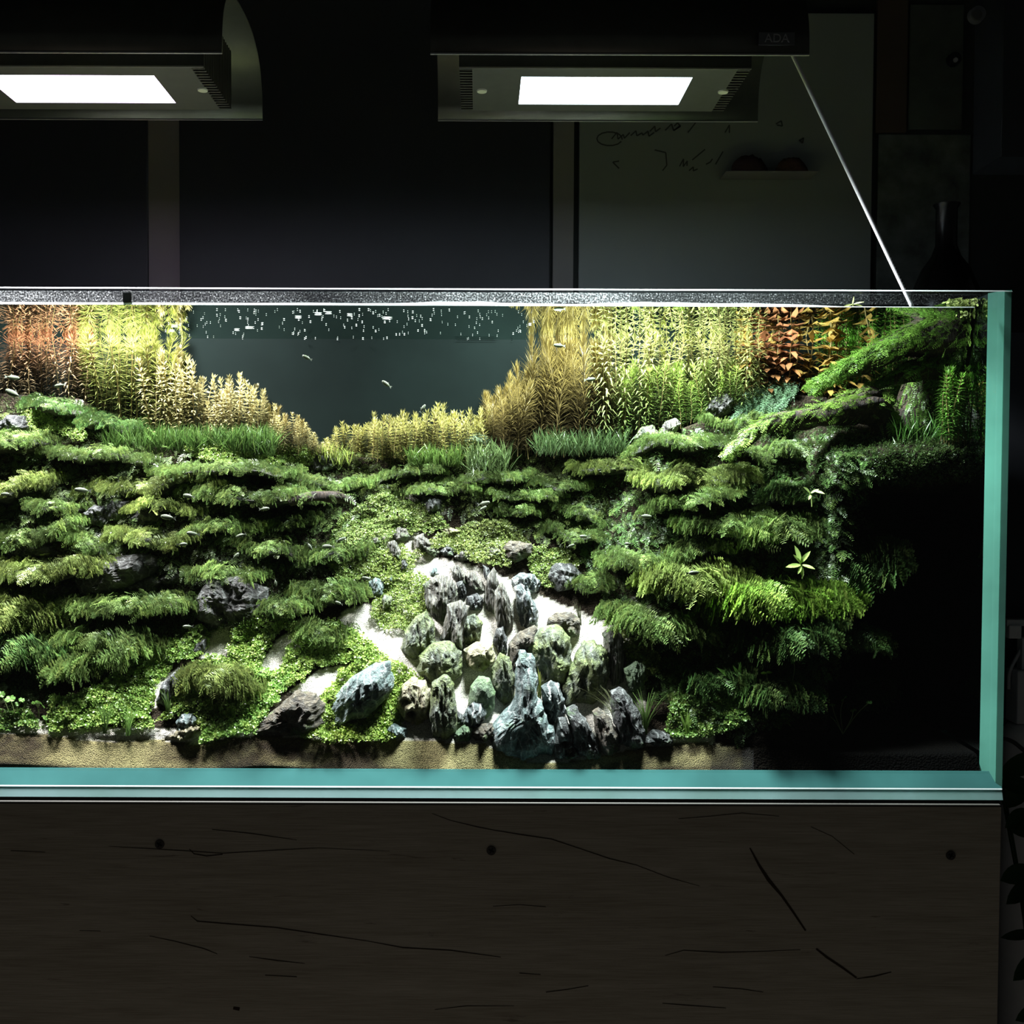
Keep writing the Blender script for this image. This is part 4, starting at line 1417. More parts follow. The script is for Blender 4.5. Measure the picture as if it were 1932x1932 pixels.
def ledge(px0, px1, pyt, pyb, label, tint, flen=None):
    xc, yc = (px0 + px1) / 2, (pyt + pyb) / 2
    Y = float(Yt(np.array([xc]), np.array([yc]))[0])
    Yc = max(Y + 0.004, 0.056)
    k = (Yc - CAM_Y) / F_PX
    a = (px1 - px0) / 2 * k * 1.06
    h = max((pyb - pyt) / 2 * k * 0.56, 0.006)
    b = min(0.030 + 0.10 * a, 0.048, Yc - 0.020)
    c = np.array(P(xc, yc + (pyb - pyt) * 0.05, Yc))
    s = xc * 0.0137 + yc * 0.031
    tilt = 0.32 * float(vnoise(s * 5, s, 1.0)) * min(a, 0.05)
    root = empty('mossy_ledge', c, label=label, cat='mossy rock', group='mossy ledges of the cliffs')

    def sag(u):
        """Height of the ledge line along its length."""
        return tilt * u + 0.010 * vnoise(u * a * 38 + s * 3, 0 * u + s, s) + 0.003 * vnoise(u * a * 120 + s, 0 * u, s)

    def lip(u):
        """How far the ledge reaches to the front along its length."""
        return 1 + 0.6 * vnoise(u * a * 55 + s * 7, 0 * u + 3, s)

    # rock core: a flattened lump, broken face to the front
    nu, nv = 30, 12
    U, W_ = np.meshgrid(np.linspace(0, 2 * math.pi, nu, endpoint=False), np.linspace(-math.pi / 2, math.pi / 2, nv))
    x, y, z = np.cos(U) * np.cos(W_), np.sin(U) * np.cos(W_), np.sin(W_)
    z = np.sign(z) * np.abs(z) ** 0.8
    rr = 1 + 0.28 * fbm(x * 1.6 + s, y * 1.6, z * 1.6 + s, 3) + 0.10 * vnoise(x * 5 + s, y * 5, z * 5)
    R = np.stack([x * a * 0.93 * rr, y * b * 0.85 * rr * lip(x), z * h * np.where(z > 0, 0.55, 1.0) * rr + sag(x) - 0.002], -1).reshape(-1, 3)
    R[:, 1] = np.maximum(R[:, 1] + c[1], 0.0165) - c[1]
    f = []
    for j in range(nv - 1):
        for i in range(nu):
            f.append((j * nu + i, j * nu + (i + 1) % nu, (j + 1) * nu + (i + 1) % nu, (j + 1) * nu + i))
    obj_np('rock', R, f, M['ledge'], root, False)
    # moss drape
    area = (px1 - px0) * (pyb - pyt + 16)
    near = np.clip((0.2 - Yc) / 0.12, 0, 1)
    L0 = (0.0110 + 0.0095 * near) if flen is None else flen
    n = int(area * lerp(0.085, 0.055, near)) + 60
    u = RNG.uniform(-1, 1, n)
    ph = np.radians(-70 + 172 * RNG.random(n) ** 0.85)
    kk = np.sqrt(np.clip(1 - np.abs(u) ** 3, 0, 1))
    li = lip(u)
    p = np.stack([a * u, -b * kk * np.sin(ph) * np.where(ph > 0, li, 1.0), h * (0.2 + 0.8 * kk) * np.cos(ph) + sag(u) + 0.0025 * RNG.normal(size=n)], -1)
    nn = np.stack([0.25 * u, -np.sin(ph) * h, np.cos(ph) * b], -1)
    nn /= np.linalg.norm(nn, axis=1)[:, None]
    fw = np.stack([RNG.normal(0, 0.85, n) + 0.7 * u, -b * np.abs(np.cos(ph)) - 0.016, -h * np.sin(ph) * 0.6 - 0.002], -1)
    fw[:, 1:] /= np.linalg.norm(fw[:, 1:], axis=1)[:, None] + 1e-9
    fw = fw + nn * RNG.uniform(0.05, 0.60, n)[:, None]
    sc = L0 * (0.45 + 0.95 * RNG.random(n) ** 1.5)
    p[:, 1] = np.maximum(p[:, 1] + c[1], 0.032) - c[1]
    # patches of lighter growth along the ledge
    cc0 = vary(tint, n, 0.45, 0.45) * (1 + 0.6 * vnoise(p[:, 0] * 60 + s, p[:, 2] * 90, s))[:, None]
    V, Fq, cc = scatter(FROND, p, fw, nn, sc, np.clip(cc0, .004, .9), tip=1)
    m = n // 2
    q = p[:m] - nn[:m] * 0.002
    V2, F2, c2 = scatter(SPRIG, q, fw[:m] + nn[:m] * .8, nn[:m] + RNG.normal(0, .4, (m, 3)), sc[:m] * 0.6, vary(tuple(t * 0.75 for t in tint), m, 0.4, 0.2))
    Vt = np.concatenate([V, V2])
    ymin = 0.0150 - c[1]
    Vt[:, 1] = np.maximum(Vt[:, 1], ymin)
    obj_np('moss', Vt, np.concatenate([Fq, F2 + len(V)]), M['moss'], root, False, np.concatenate([cc, c2]), kind='stuff')


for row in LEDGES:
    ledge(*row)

# ------------------------------------------------------------------ stones
def stone(poly, kind, label, thick=None, Y=None, rough=1.0, holes=0, group='stones in the tank', seed=None, lean=0.15):
    """A rock with a given front outline, real thickness and broken faces."""
    a = np.array(poly, float)
    lo, hi = a.min(0), a.max(0)
    if len(a) == 2:       # a box: make an uneven rounded block
        x0, y0, x1, y1 = lo[0], lo[1], hi[0], hi[1]
        r = random.Random(int(x0 * 31 + y0))
        cx_, cy_, rx, ry = (x0 + x1) / 2, (y0 + y1) / 2, (x1 - x0) / 2, (y1 - y0) / 2
        a = []
        m = 11
        for i in range(m):
            t = 2 * math.pi * i / m
            q = r.uniform(0.86, 1.12)
            sx = math.copysign(abs(math.cos(t)) ** 0.72, math.cos(t))
            sy = math.copysign(abs(math.sin(t)) ** 0.72, math.sin(t))
            a.append((cx_ + rx * q * sx, cy_ + ry * q * sy))
        a = np.array(a)
    s = float(lo[0] * 0.173 + lo[1] * 0.091) if seed is None else seed
    mid_ = a.mean(0)
    a = mid_ + (a - mid_) * np.array((1.13, 1.08))
    cxp, yb = a[:, 0].mean(), hi[1]
    if Y is None:
        Y = float(Yt(np.array([cxp]), np.array([min(yb - 6, np.interp(cxp, FXP, FYP) - 1)]))[0])
    k = (Y - CAM_Y) / F_PX
    wd, ht = (hi - lo) * k
    th_ = thick if thick else min(0.42 * min(wd, ht) + 0.004, 0.03)
    Y = max(Y + th_ * 0.3, th_ + 0.020)
    # resample outline
    a = np.vstack([a, a[:1]])
    seg = np.linalg.norm(np.diff(a, axis=0), axis=1)
    cum = np.concatenate([[0], np.cumsum(seg)])
    m = 68
    tq = np.linspace(0, cum[-1], m, endpoint=False)
    ox, oy = np.interp(tq, cum, a[:, 0]), np.interp(tq, cum, a[:, 1])
    c0 = np.array((ox.mean(), oy.mean()))
    rings = [1.0, 0.97, 0.92, 0.85, 0.77, 0.68, 0.58, 0.47, 0.36, 0.24, 0.12]
    org = np.array(P(c0[0], hi[1], Y))
    V, f = [], []

    def ring(sc_, side):
        X = c0[0] + (ox - c0[0]) * sc_
        Z = c0[1] + (oy - c0[1]) * sc_
        q = PA(X, Z, np.full(m, Y)) - org
        dep = th_ * (max(0.0, 1 - sc_ ** 2.6)) ** 0.55
        # facets: coarse cellular breaks plus ridges
        fx, fz = q[:, 0] / (0.4 * wd + 0.004), q[:, 2] / (0.4 * ht + 0.004)
        nn_ = 0.55 * vnoise(fx * 1.5 + s, fz * 1.2, s + side) + 0.30 * np.abs(vnoise(fx * 3.4 + s, fz * 2.1 + s, s)) + 0.16 * vnoise(fx * 8, fz * 5 + s, s + side * 2)
        nn_ = nn_ + 0.55 * np.abs(vnoise(fx * 2.2 + 0.8 * fz + s * 2, fz * 0.9 - s, s * 1.3)) - 0.2
        dep = dep * (1 + 0.75 * rough * nn_)
        dep = dep + rough * (0.0016 * fbm(q[:, 0] * 260 + s, q[:, 2] * 170, s, 3) - 0.0022 * (1 - np.abs(vnoise(q[:, 0] * 150 + q[:, 2] * 60 + s, q[:, 2] * 70, s + side))) ** 6) * min(1, sc_ < 0.98)
        q[:, 1] = side * np.maximum(dep, 0) + lean * q[:, 2] * (-0.2 if side < 0 else 0.4)
        out_ = 0.05 * rough * (vnoise(fx * 4 + s, fz * 4, s * 2) + 0.6 * vnoise(fx * 11 + s, fz * 11, s)) * (sc_ > 0.8)
        q[:, 0] += out_ * wd
        q[:, 2] += out_ * ht * 0.5
        return q

    for sc_ in rings:
        V.append(ring(sc_, -1.0))
    for sc_ in rings[1:]:
        V.append(ring(sc_, 1.0))
    V = np.concatenate(V)
    nf = len(rings)
    for j in range(nf - 1):
        for i in range(m):
            f.append((j * m + i, (j + 1) * m + i, (j + 1) * m + (i + 1) % m, j * m + (i + 1) % m))
    for j in range(nf - 1):
        p_ = (nf + j - 1) * m if j else 0
        q_ = (nf + j) * m
        for i in range(m):
            f.append((p_ + i, p_ + (i + 1) % m, q_ + (i + 1) % m, q_ + i))
    Vc = np.concatenate([V, V[(nf - 1) * m:nf * m].mean(0)[None], V[-m:].mean(0)[None]])
    cF, cB = len(V), len(V) + 1
    for i in range(m):
        f.append(((nf - 1) * m + i, cF, (nf - 1) * m + (i + 1) % m, (nf - 1) * m + i))
    l0 = len(V) - m
    for i in range(m):
        f.append((l0 + i, l0 + (i + 1) % m, cB, l0 + i))
    # pits
    if holes:
        r = random.Random(5 + holes)
        for _ in range(holes):
            hx = r.uniform(-.30, .30) * wd
            hz = r.uniform(.2, .85) * ht
            rad = 0.12 * min(wd, ht) * r.uniform(.7, 1.3)
            d = np.hypot(Vc[:, 0] - hx - org[0] + org[0], Vc[:, 2] - hz)
            g = np.exp(-(d / rad) ** 2) * (Vc[:, 1] < 0)
            Vc[:, 1] += g * th_ * 0.8
    Vc[:, 1] = np.maximum(Vc[:, 1] + org[1], 0.0170) - org[1]
    me = bpy.data.meshes.new('stone')
    me.from_pydata([tuple(v) for v in Vc], [], [tuple(dict.fromkeys(q)) for q in f])
    me.materials.append(M[kind])
    o = bpy.data.objects.new('stone', me)
    o.location = org
    return link(o, None, label, 'stone', group)


ST = [
    ([(984, 1234), (1006, 1238), (1010, 1270), (1010, 1322), (1026, 1345), (1036, 1385), (1047, 1424), (1032, 1437), (985, 1440), (955, 1426), (918, 1402), (926, 1380), (952, 1345), (970, 1330), (972, 1275)], 'grey', 'largest blue-green pyramid stone with a tall peak at the front', dict(thick=0.030)),
    ([(1053, 1358), (1068, 1356), (1076, 1375), (1080, 1400), (1092, 1425), (1070, 1432), (1048, 1428), (1046, 1405), (1052, 1380)], 'dark', 'pitted dark stone just right of the largest pyramid stone', dict(holes=4)),
    ([(1072, 1340), (1082, 1335), (1094, 1342), (1110, 1372), (1124, 1395), (1135, 1424), (1110, 1432), (1090, 1420), (1078, 1385)], 'dark', 'dark slab with a white vein down its right edge', {}),
    ([(1024, 1296), (1040, 1287), (1054, 1292), (1062, 1318), (1066, 1345), (1056, 1362), (1034, 1366), (1026, 1335)], 'veined', 'knobbly dark stone wedged behind the largest pyramid stone', dict(holes=2)),
    ([(1121, 1345), (1132, 1338), (1150, 1358), (1166, 1385), (1166, 1415), (1146, 1424), (1130, 1410), (1124, 1378)], 'brown', 'small brown-topped stone left of the tallest black slab', {}),
    ([(1156, 1308), (1172, 1300), (1192, 1322), (1206, 1352), (1216, 1385), (1215, 1410), (1190, 1412), (1168, 1402), (1158, 1350)], 'dark', 'tall black slab at the right end of the stone field', {}),
    ([(1078, 1262), (1100, 1215), (1120, 1212), (1140, 1228), (1146, 1262), (1140, 1300), (1118, 1326), (1086, 1324), (1068, 1330), (1066, 1290)], 'green', 'broad grey-green rugged boulder above the dark slabs', {}),
    ([(1140, 1196), (1156, 1186), (1172, 1196), (1176, 1240), (1174, 1290), (1156, 1296), (1144, 1250)], 'striated', 'upright grey slab behind the rugged grey-green boulder', {}),
    ([(1180, 1262), (1200, 1250), (1216, 1258), (1214, 1300), (1196, 1312), (1184, 1290)], 'mint', 'green algae-coated stone right of the upright grey slab', {}),
    ([(1036, 1168), (1052, 1156), (1076, 1156), (1092, 1170), (1090, 1198), (1062, 1206), (1040, 1196)], 'brown', 'grey rounded stone with a pale top right of the upper sand', {}),
    ([(962, 1216), (980, 1194), (1010, 1182), (1012, 1210), (986, 1258), (966, 1266)], 'brown', 'olive leaning slab left of the wide green boulder', {}),
    ([(1000, 1215), (1022, 1188), (1052, 1180), (1068, 1205), (1078, 1250), (1062, 1290), (1020, 1296), (996, 1262)], 'green', 'wide green boulder behind the largest pyramid stone', {}),
    ([(974, 1108), (984, 1104), (1000, 1122), (1012, 1148), (1014, 1176), (1000, 1190), (984, 1178), (976, 1140)], 'veined', 'pale blue streaked slab right of the forked sand', {}),
    ([(920, 1090), (932, 1072), (940, 1100), (940, 1140), (934, 1160), (918, 1150), (914, 1130)], 'striated', 'narrow striped slab joined to the taller cream slab', {}),
    ([(934, 1120), (946, 1100), (956, 1120), (966, 1150), (966, 1180), (954, 1198), (940, 1180), (934, 1150)], 'striated', 'tall cream and black striped slab in mid sand', {}),
    ([(882, 1126), (900, 1120), (911, 1130), (908, 1150), (892, 1153), (880, 1146)], 'dark', 'small dark block alone in the upper sand', {}),
    ([(802, 1104), (824, 1088), (848, 1090), (861, 1110), (858, 1140), (842, 1172), (822, 1172), (806, 1140)], 'striated', 'large black striped block at the upper left of the sand', {}),
    ([(846, 1142), (868, 1136), (882, 1146), (876, 1180), (872, 1226), (850, 1232), (834, 1205), (842, 1170)], 'striated', 'striped stone below the large black striped block', {}),
    ([(872, 1168), (896, 1160), (909, 1175), (904, 1205), (886, 1218), (868, 1208)], 'green', 'green rounded stone with a dark notch amid the sand', {}),
    ([(784, 1166), (802, 1156), (816, 1176), (819, 1210), (804, 1240), (778, 1246), (760, 1222), (768, 1190)], 'green', 'green stone streaked white left of the sand channel', {}),
    ([(878, 1226), (900, 1212), (926, 1216), (932, 1246), (910, 1266), (884, 1256)], 'cream', 'yellowish flat-topped stone below the green notched stone', {}),
    ([(936, 1188), (948, 1184), (956, 1206), (954, 1232), (938, 1232), (932, 1210)], 'dark', 'small grey pointed stone above the olive stones', {}),
    ([(794, 1236), (818, 1214), (846, 1212), (866, 1232), (868, 1270), (846, 1292), (812, 1286), (792, 1262)], 'green', 'mossy round boulder above the cream-topped stone', {}),
    ([(760, 1296), (778, 1280), (800, 1288), (814, 1310), (812, 1350), (790, 1366), (764, 1356), (754, 1330)], 'cream', 'cream-topped stone with a dark hollow beneath', dict(holes=2)),
    ([(818, 1290), (838, 1276), (854, 1290), (860, 1330), (858, 1376), (844, 1396), (820, 1392), (814, 1340)], 'green', 'tall grey-green column stone at the front left of the sand', {}),
    ([(890, 1296), (904, 1278), (922, 1282), (932, 1306), (930, 1336), (916, 1356), (894, 1350), (886, 1322)], 'mint', 'smooth mint green oval stone above the pale pitted stone', dict(rough=0.35)),
    ([(880, 1340), (894, 1324), (910, 1326), (916, 1346), (906, 1372), (886, 1378), (873, 1360)], 'veined', 'pale pitted stone in front of the mint oval stone', dict(holes=3)),
    ([(860, 1382), (876, 1368), (890, 1376), (888, 1396), (866, 1400), (858, 1392)], 'mint', 'small bright green mossy stone at the front sand edge', {}),
    ([(930, 1262), (944, 1234), (960, 1242), (970, 1276), (968, 1316), (950, 1332), (934, 1310), (926, 1284)], 'green', 'olive stone left of the largest pyramid stone', {}),
    ([(850, 1346), (864, 1342), (874, 1352), (870, 1366), (852, 1366)], 'dark', 'tiny dark stone left of the pale pitted stone', {}),
    ([(892, 1378), (908, 1366), (928, 1366), (932, 1386), (914, 1398), (894, 1396)], 'brown', 'small brown stone between the bright mossy stone and the pyramid', {}),
    ([(726, 1376), (744, 1366), (764, 1372), (768, 1390), (740, 1394), (724, 1388)], 'grey', 'low grey stone in the carpet at the front edge', {}),
    ([(632, 1336), (640, 1312), (664, 1280), (684, 1268), (706, 1254), (728, 1254), (738, 1276), (736, 1304), (716, 1326), (700, 1348), (664, 1358), (640, 1372)], 'grey', 'big slanting blue-grey boulder set in the carpet plant', dict(thick=0.026)),
    ([(480, 1378), (510, 1350), (540, 1322), (560, 1305), (586, 1310), (606, 1330), (604, 1370), (580, 1388), (530, 1390), (500, 1392)], 'brown', 'brown striped wedge stone at the front of the carpet', dict(thick=0.024)),
    ([(334, 1362), (346, 1347), (362, 1348), (372, 1362), (366, 1380), (340, 1384)], 'grey', 'small grey stone in the carpet at left front', {}),
    ([(324, 1388), (340, 1374), (362, 1366), (376, 1372), (366, 1390), (340, 1398)], 'cream', 'pale-topped low stone in front of the small left grey stone', {}),
    ([(298, 1322), (308, 1290), (326, 1272), (340, 1282), (334, 1310), (314, 1332)], 'dark', 'dark mossy stone beside the sand strip at left', {}),
    ([(362, 1232), (374, 1212), (388, 1206), (390, 1226), (378, 1238)], 'dark', 'small dark stone at the foot of the uppermost left sand strip', {}),
    ([(762, 938), (778, 930), (798, 944), (800, 954), (780, 952)], 'brown', 'small flat stone at the very head of the path', {}),
    ([(796, 946), (812, 938), (832, 944), (830, 966), (808, 972), (796, 960)], 'dark', 'grey blocky stone at the head of the path', {}),
    ([(740, 1008), (752, 994), (766, 998), (776, 1012), (768, 1022), (746, 1020)], 'striated', 'small striped stone left of the upper path', {}),
    ([(696, 1020), (712, 1008), (728, 1018), (726, 1028), (706, 1028)], 'striated', 'flat dark-topped stone in the cover left of the path', {}),
    ([(784, 1014), (798, 1008), (816, 1026), (834, 1046), (822, 1052), (800, 1042), (784, 1030)], 'striated', 'diagonal striped slab across the upper path', {}),
    ([(832, 1000), (846, 994), (866, 1000), (862, 1014), (840, 1014)], 'cream', 'pale-topped flat stone right of the diagonal slab', {}),
    ([(683, 1034), (692, 1030), (698, 1044), (690, 1054), (682, 1048)], 'grey', 'tiny blue-grey stone in the cover left of the path', {}),
    ([(734, 1024), (746, 1020), (756, 1040), (758, 1060), (744, 1060), (736, 1042)], 'striated', 'upright dark stone at the bend of the path', {}),
    ([(697, 1098), (710, 1090), (722, 1098), (724, 1124), (708, 1130), (698, 1118)], 'grey', 'grey stone low left of the narrow path', {}),
    ([(731, 1090), (740, 1086), (746, 1100), (742, 1114), (732, 1112)], 'grey', 'slim grey stone left of the narrow path', {}),
    ([(812, 1076), (822, 1070), (828, 1082), (820, 1090), (812, 1088)], 'grey', 'tiny blue stone above the large black striped block', {}),
    ([(968, 1092), (982, 1082), (1004, 1084), (1016, 1098), (1014, 1116), (996, 1122), (974, 1116), (966, 1104)], 'veined', 'round boulder with bold white veins right of the sand', {}),
    ([(857, 1050), (872, 1038), (892, 1042), (890, 1056), (866, 1060)], 'striated', 'flat grey stone right of the diagonal slab, lower', {}),
    ([(913, 1042), (926, 1032), (944, 1036), (946, 1048), (926, 1052)], 'striated', 'flat dark stone in the cover above the striped slabs', {}),
    ([(830, 1040), (844, 1030), (858, 1036), (856, 1048), (838, 1050)], 'dark', 'small black stone under the pale-topped flat stone', {}),
    ([(850, 1072), (864, 1066), (876, 1082), (882, 1100), (870, 1108), (856, 1092)], 'striated', 'leaning striped stone at the top of the wide sand', {}),
    ([(880, 1084), (892, 1080), (906, 1096), (912, 1116), (900, 1120), (886, 1104)], 'striated', 'leaning striped stone second along the top of the sand', {}),
    ([(862, 1100), (872, 1096), (880, 1114), (878, 1134), (866, 1128)], 'dark', 'narrow dark sliver of stone in the upper sand', {}),
    ([(752, 1064), (762, 1054), (772, 1064), (770, 1080), (756, 1080)], 'dark', 'dark round stone beside the narrow path', {}),
    ([(717, 1138), (726, 1122), (740, 1126), (740, 1146), (724, 1154)], 'green', 'green-topped stone where the path widens at left', {}),
    ([(912, 1066), (922, 1072), (930, 1100), (924, 1104), (914, 1088)], 'dark', 'thin black shard above the striped slabs', {}),
    ([(550, 1062), (562, 1050), (578, 1056), (586, 1072), (566, 1076)], 'grey', 'pale grey stone on the slope below the brown log', {}),
    ([(588, 872), (604, 854), (624, 862), (634, 880), (618, 890), (594, 888)], 'dark', 'dark rounded stone at the notch left of the centre', {}),
    ([(870, 850), (878, 828), (896, 818), (918, 824), (930, 842), (922, 866), (886, 872)], 'mint', 'pale green rounded stone under the foxtail stems', dict(thick=0.022)),
    ([(1196, 828), (1212, 806), (1230, 802), (1240, 818), (1234, 834), (1206, 838)], 'green', 'pale green stone among the right stems', {}),
    ([(1243, 820), (1256, 796), (1272, 790), (1282, 800), (1272, 818), (1252, 826)], 'striated', 'grey striped shard right of the pale green stone', {}),
    ([(1334, 772), (1348, 750), (1368, 742), (1380, 756), (1376, 780), (1350, 790)], 'cliff', 'brown stone behind the hairy algae mound', {}),
    ([(162, 968), (180, 954), (206, 958), (212, 980), (196, 994), (170, 990)], 'dark', 'dark blocky stone on the left cliff, left of three', {}),
    ([(200, 956), (216, 942), (244, 946), (250, 966), (232, 982), (208, 980)], 'dark', 'dark blocky stone on the left cliff, middle of three', {}),
    ([(246, 982), (262, 962), (290, 956), (312, 966), (306, 986), (270, 992)], 'cliff', 'grey slab on the left cliff, right of the dark blocky pair', {}),
    ([(8, 1034), (30, 1020), (70, 1018), (100, 1030), (108, 1046), (60, 1052), (20, 1048)], 'cliff', 'flat grey-brown stone near the left edge', {}),
    ([(142, 1048), (164, 1038), (196, 1040), (206, 1052), (180, 1058), (150, 1056)], 'cliff', 'flat pale-topped stone left of the black hollow', {}),
    ([(152, 1090), (176, 1062), (222, 1052), (264, 1046), (290, 1056), (286, 1080), (252, 1104), (210, 1116), (160, 1120)], 'cliff', 'big broken grey stone in the middle of the left cliff', dict(thick=0.026)),
    ([(236, 1112), (258, 1096), (290, 1088), (304, 1098), (290, 1114), (256, 1120)], 'cliff', 'flat grey stone under the big broken grey stone', {}),
    ([(78, 1114), (104, 1102), (140, 1104), (150, 1118), (120, 1126), (88, 1124)], 'cliff', 'flat dark stone left of the big broken grey stone', {}),
    ([(298, 1092), (324, 1080), (350, 1076), (362, 1088), (340, 1100), (308, 1102)], 'cliff', 'flat grey stone right of the big broken grey stone', {}),
    ([(376, 1130), (400, 1096), (450, 1090), (496, 1112), (500, 1150), (470, 1180), (410, 1182), (380, 1166)], 'cliff', 'dark brown layered rock at the foot of the left cliff', dict(thick=0.024)),
    ([(0, 800), (18, 784), (44, 786), (56, 806), (40, 824), (8, 822)], 'dark', 'dark stone at the left edge beside the pale carpet plant', {}),
    ([(1034, 1084), (1050, 1064), (1078, 1064), (1094, 1084), (1084, 1108), (1050, 1116)], 'dark', 'dark rock half hidden by moss right of the veined boulder', {}),
    ([(940, 1034), (966, 1020), (1000, 1026), (1006, 1044), (976, 1060), (950, 1056)], 'brown', 'brown twiggy rock at the top right of the sand', {}),
    ([(1215, 1398), (1232, 1378), (1262, 1384), (1268, 1400), (1240, 1408)], 'dark', 'low dark stone behind the right grass tuft', {}),
]
for poly, kind, label, kw in ST:
    stone(poly, kind, label, **kw)

# ------------------------------------------------------------------ driftwood
def driftwood(name, label, paths, moss_tint, moss_pts, strands=True, mossy=0.5, seed=1):
    """One joined bark mesh plus a moss part. PATHS: lists of (px, py, Y, radius in px)."""
    first = paths[0]
    base = P(first[-1][0], first[-1][1], first[-1][2])
    root = empty(name, base, label=label, cat='driftwood')
    Va, Fa, off = [], [], 0
    mp, mf, mn = [], [], []
    for pi, pth in enumerate(paths):
        q = [P(a, b, Y) for a, b, Y, r in pth]
        rd = [r * 1.22 * (Y - CAM_Y) / F_PX for a, b, Y, r in pth]
        sp = smooth_path([tuple(v) for v in q], 7)
        tr = np.interp(np.linspace(0, 1, len(sp)), np.linspace(0, 1, len(rd)), rd)
        V, Fq = tube_arrays(sp, tr, 14, True, 0.30, seed + pi)
        V = np.asarray(V)
        V[:, 1] = np.maximum(V[:, 1], 0.0175)
        V[:, 2] = np.minimum(V[:, 2], ZTOP + 0.012)
        V[:, 0] = np.minimum(V[:, 0], XI - 0.002)
        Va.append(V)
        Fa += [tuple(i + off for i in f) for f in Fq]
        off += len(V)
        # moss positions around the upper two thirds
        T = np.gradient(sp, axis=0)
        T /= np.linalg.norm(T, axis=1)[:, None]
        n = int(moss_pts[pi])
        if n:
            t = RNG.random(n) * (len(sp) - 1)
            i = t.astype(int)
            fr = (t - i)[:, None]
            i2 = np.minimum(i + 1, len(sp) - 1)
            c = sp[i] * (1 - fr) + sp[i2] * fr
            r = tr[i] * (1 - fr[:, 0]) + tr[i2] * fr[:, 0]
            ph = RNG.normal(0, 0.95, n)
            side = np.stack([0.25 * np.sin(ph), -np.sin(np.abs(ph)) * np.sign(RNG.random(n) - 0.25), np.cos(ph)], -1)
            side -= T[i] * (side * T[i]).sum(1)[:, None]
            side /= np.linalg.norm(side, axis=1)[:, None]
            mp.append(c + side * r[:, None] * 0.98)
            down = np.where(T[i][:, 2:3] > 0, -T[i], T[i])
            mf.append(down * 0.9 + side * RNG.uniform(0.15, 0.7, n)[:, None] + np.array((0, -0.25, -0.35)) + RNG.normal(0, .3, (n, 3)))
            mn.append(side)
    o = poly_obj('wood', np.concatenate(Va), Fa, M['bark'], None, True)
    child(o, root)
    if mp:
        p, f, nn = np.concatenate(mp), np.concatenate(mf), np.concatenate(mn)
        n = len(p)
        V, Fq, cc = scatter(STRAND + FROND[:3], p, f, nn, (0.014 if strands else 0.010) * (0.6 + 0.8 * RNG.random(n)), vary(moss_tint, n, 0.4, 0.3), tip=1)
        V[:, 1] = np.maximum(V[:, 1], 0.0165)
        V[:, 0] = np.minimum(V[:, 0], XI - 0.0015)
        o = obj_np('moss', V, Fq, M['moss'], None, False, cc, kind='stuff')
        child(o, root)
    return root


driftwood('driftwood_stump', 'mossy driftwood stump with an arching root at the right end', [
    [(1855, 592, 0.10, 34), (1835, 625, 0.11, 48), (1805, 660, 0.12, 52), (1775, 705, 0.14, 42), (1752, 750, 0.16, 38), (1738, 800, 0.18, 46), (1732, 850, 0.20, 52)],
    [(1830, 622, 0.10, 42), (1770, 632, 0.10, 34), (1700, 652, 0.105, 22), (1630, 684, 0.12, 15), (1580, 708, 0.135, 11), (1540, 730, 0.15, 6)],
    [(1790, 690, 0.12, 26), (1740, 695, 0.11, 17), (1690, 712, 0.12, 11), (1650, 730, 0.13, 6)],
    [(1862, 600, 0.11, 20), (1868, 660, 0.13, 22), (1866, 730, 0.17, 16), (1850, 790, 0.19, 24)],
], (0.10, 0.22, 0.03), [1500, 1500, 300, 300], seed=3)
driftwood('driftwood_branch', 'low mossy driftwood branch curving to the ledge at right', [
    [(1382, 852, 0.135, 6), (1400, 836, 0.13, 10), (1440, 808, 0.125, 12), (1500, 792, 0.12, 14), (1560, 782, 0.115, 18), (1610, 768, 0.115, 22), (1650, 770, 0.12, 24), (1668, 800, 0.13, 24), (1680, 840, 0.135, 26), (1678, 885, 0.14, 34)],
    [(1600, 760, 0.115, 16), (1640, 748, 0.115, 14), (1668, 752, 0.12, 8)],
], (0.12, 0.22, 0.035), [760, 120], seed=8)
driftwood('driftwood_root', 'bare brown driftwood root against the right side pane', [
    [(1868, 780, 0.14, 10), (1840, 800, 0.14, 18), (1815, 835, 0.14, 18), (1790, 870, 0.14, 16), (1765, 905, 0.14, 10)],
    [(1866, 830, 0.15, 12), (1840, 862, 0.15, 16), (1825, 900, 0.15, 14)],
], (0.07, 0.13, 0.03), [40, 20], seed=12)
driftwood('brown_log', 'thin brown log lying across the left slope near the centre', [
    [(546, 948, 0.150, 5), (580, 938, 0.148, 8), (620, 936, 0.15, 9), (650, 942, 0.155, 7), (670, 952, 0.16, 3)],
], (0.08, 0.13, 0.03), [30], seed=15)
# emersed pale moss on the top of the stump
px = RNG.uniform(1795, 1868, 420)
p = PA(px, RNG.uniform(556, 584, 420), RNG.uniform(0.05, 0.12, 420))
p[:, 2] = np.clip(p[:, 2], ZW - 0.004, ZTOP - 0.004)
V, Fq, cc = scatter(SPRIG + LET[:2], p, RNG.normal(0, .6, (420, 3)) + np.array((0, -.4, .5)), RNG.normal(size=(420, 3)), 0.0065 * (0.5 + RNG.random(420)), vary((0.36, 0.46, 0.14), 420, 0.4, 0.4))
V[:, 0] = np.minimum(V[:, 0], XI - 0.002)
V[:, 2] = np.minimum(V[:, 2], ZTOP)
obj_np('emersed_moss', V, Fq, M['moss'], None, False, cc, label='pale moss rising out of the water above the stump', cat='moss', kind='stuff')

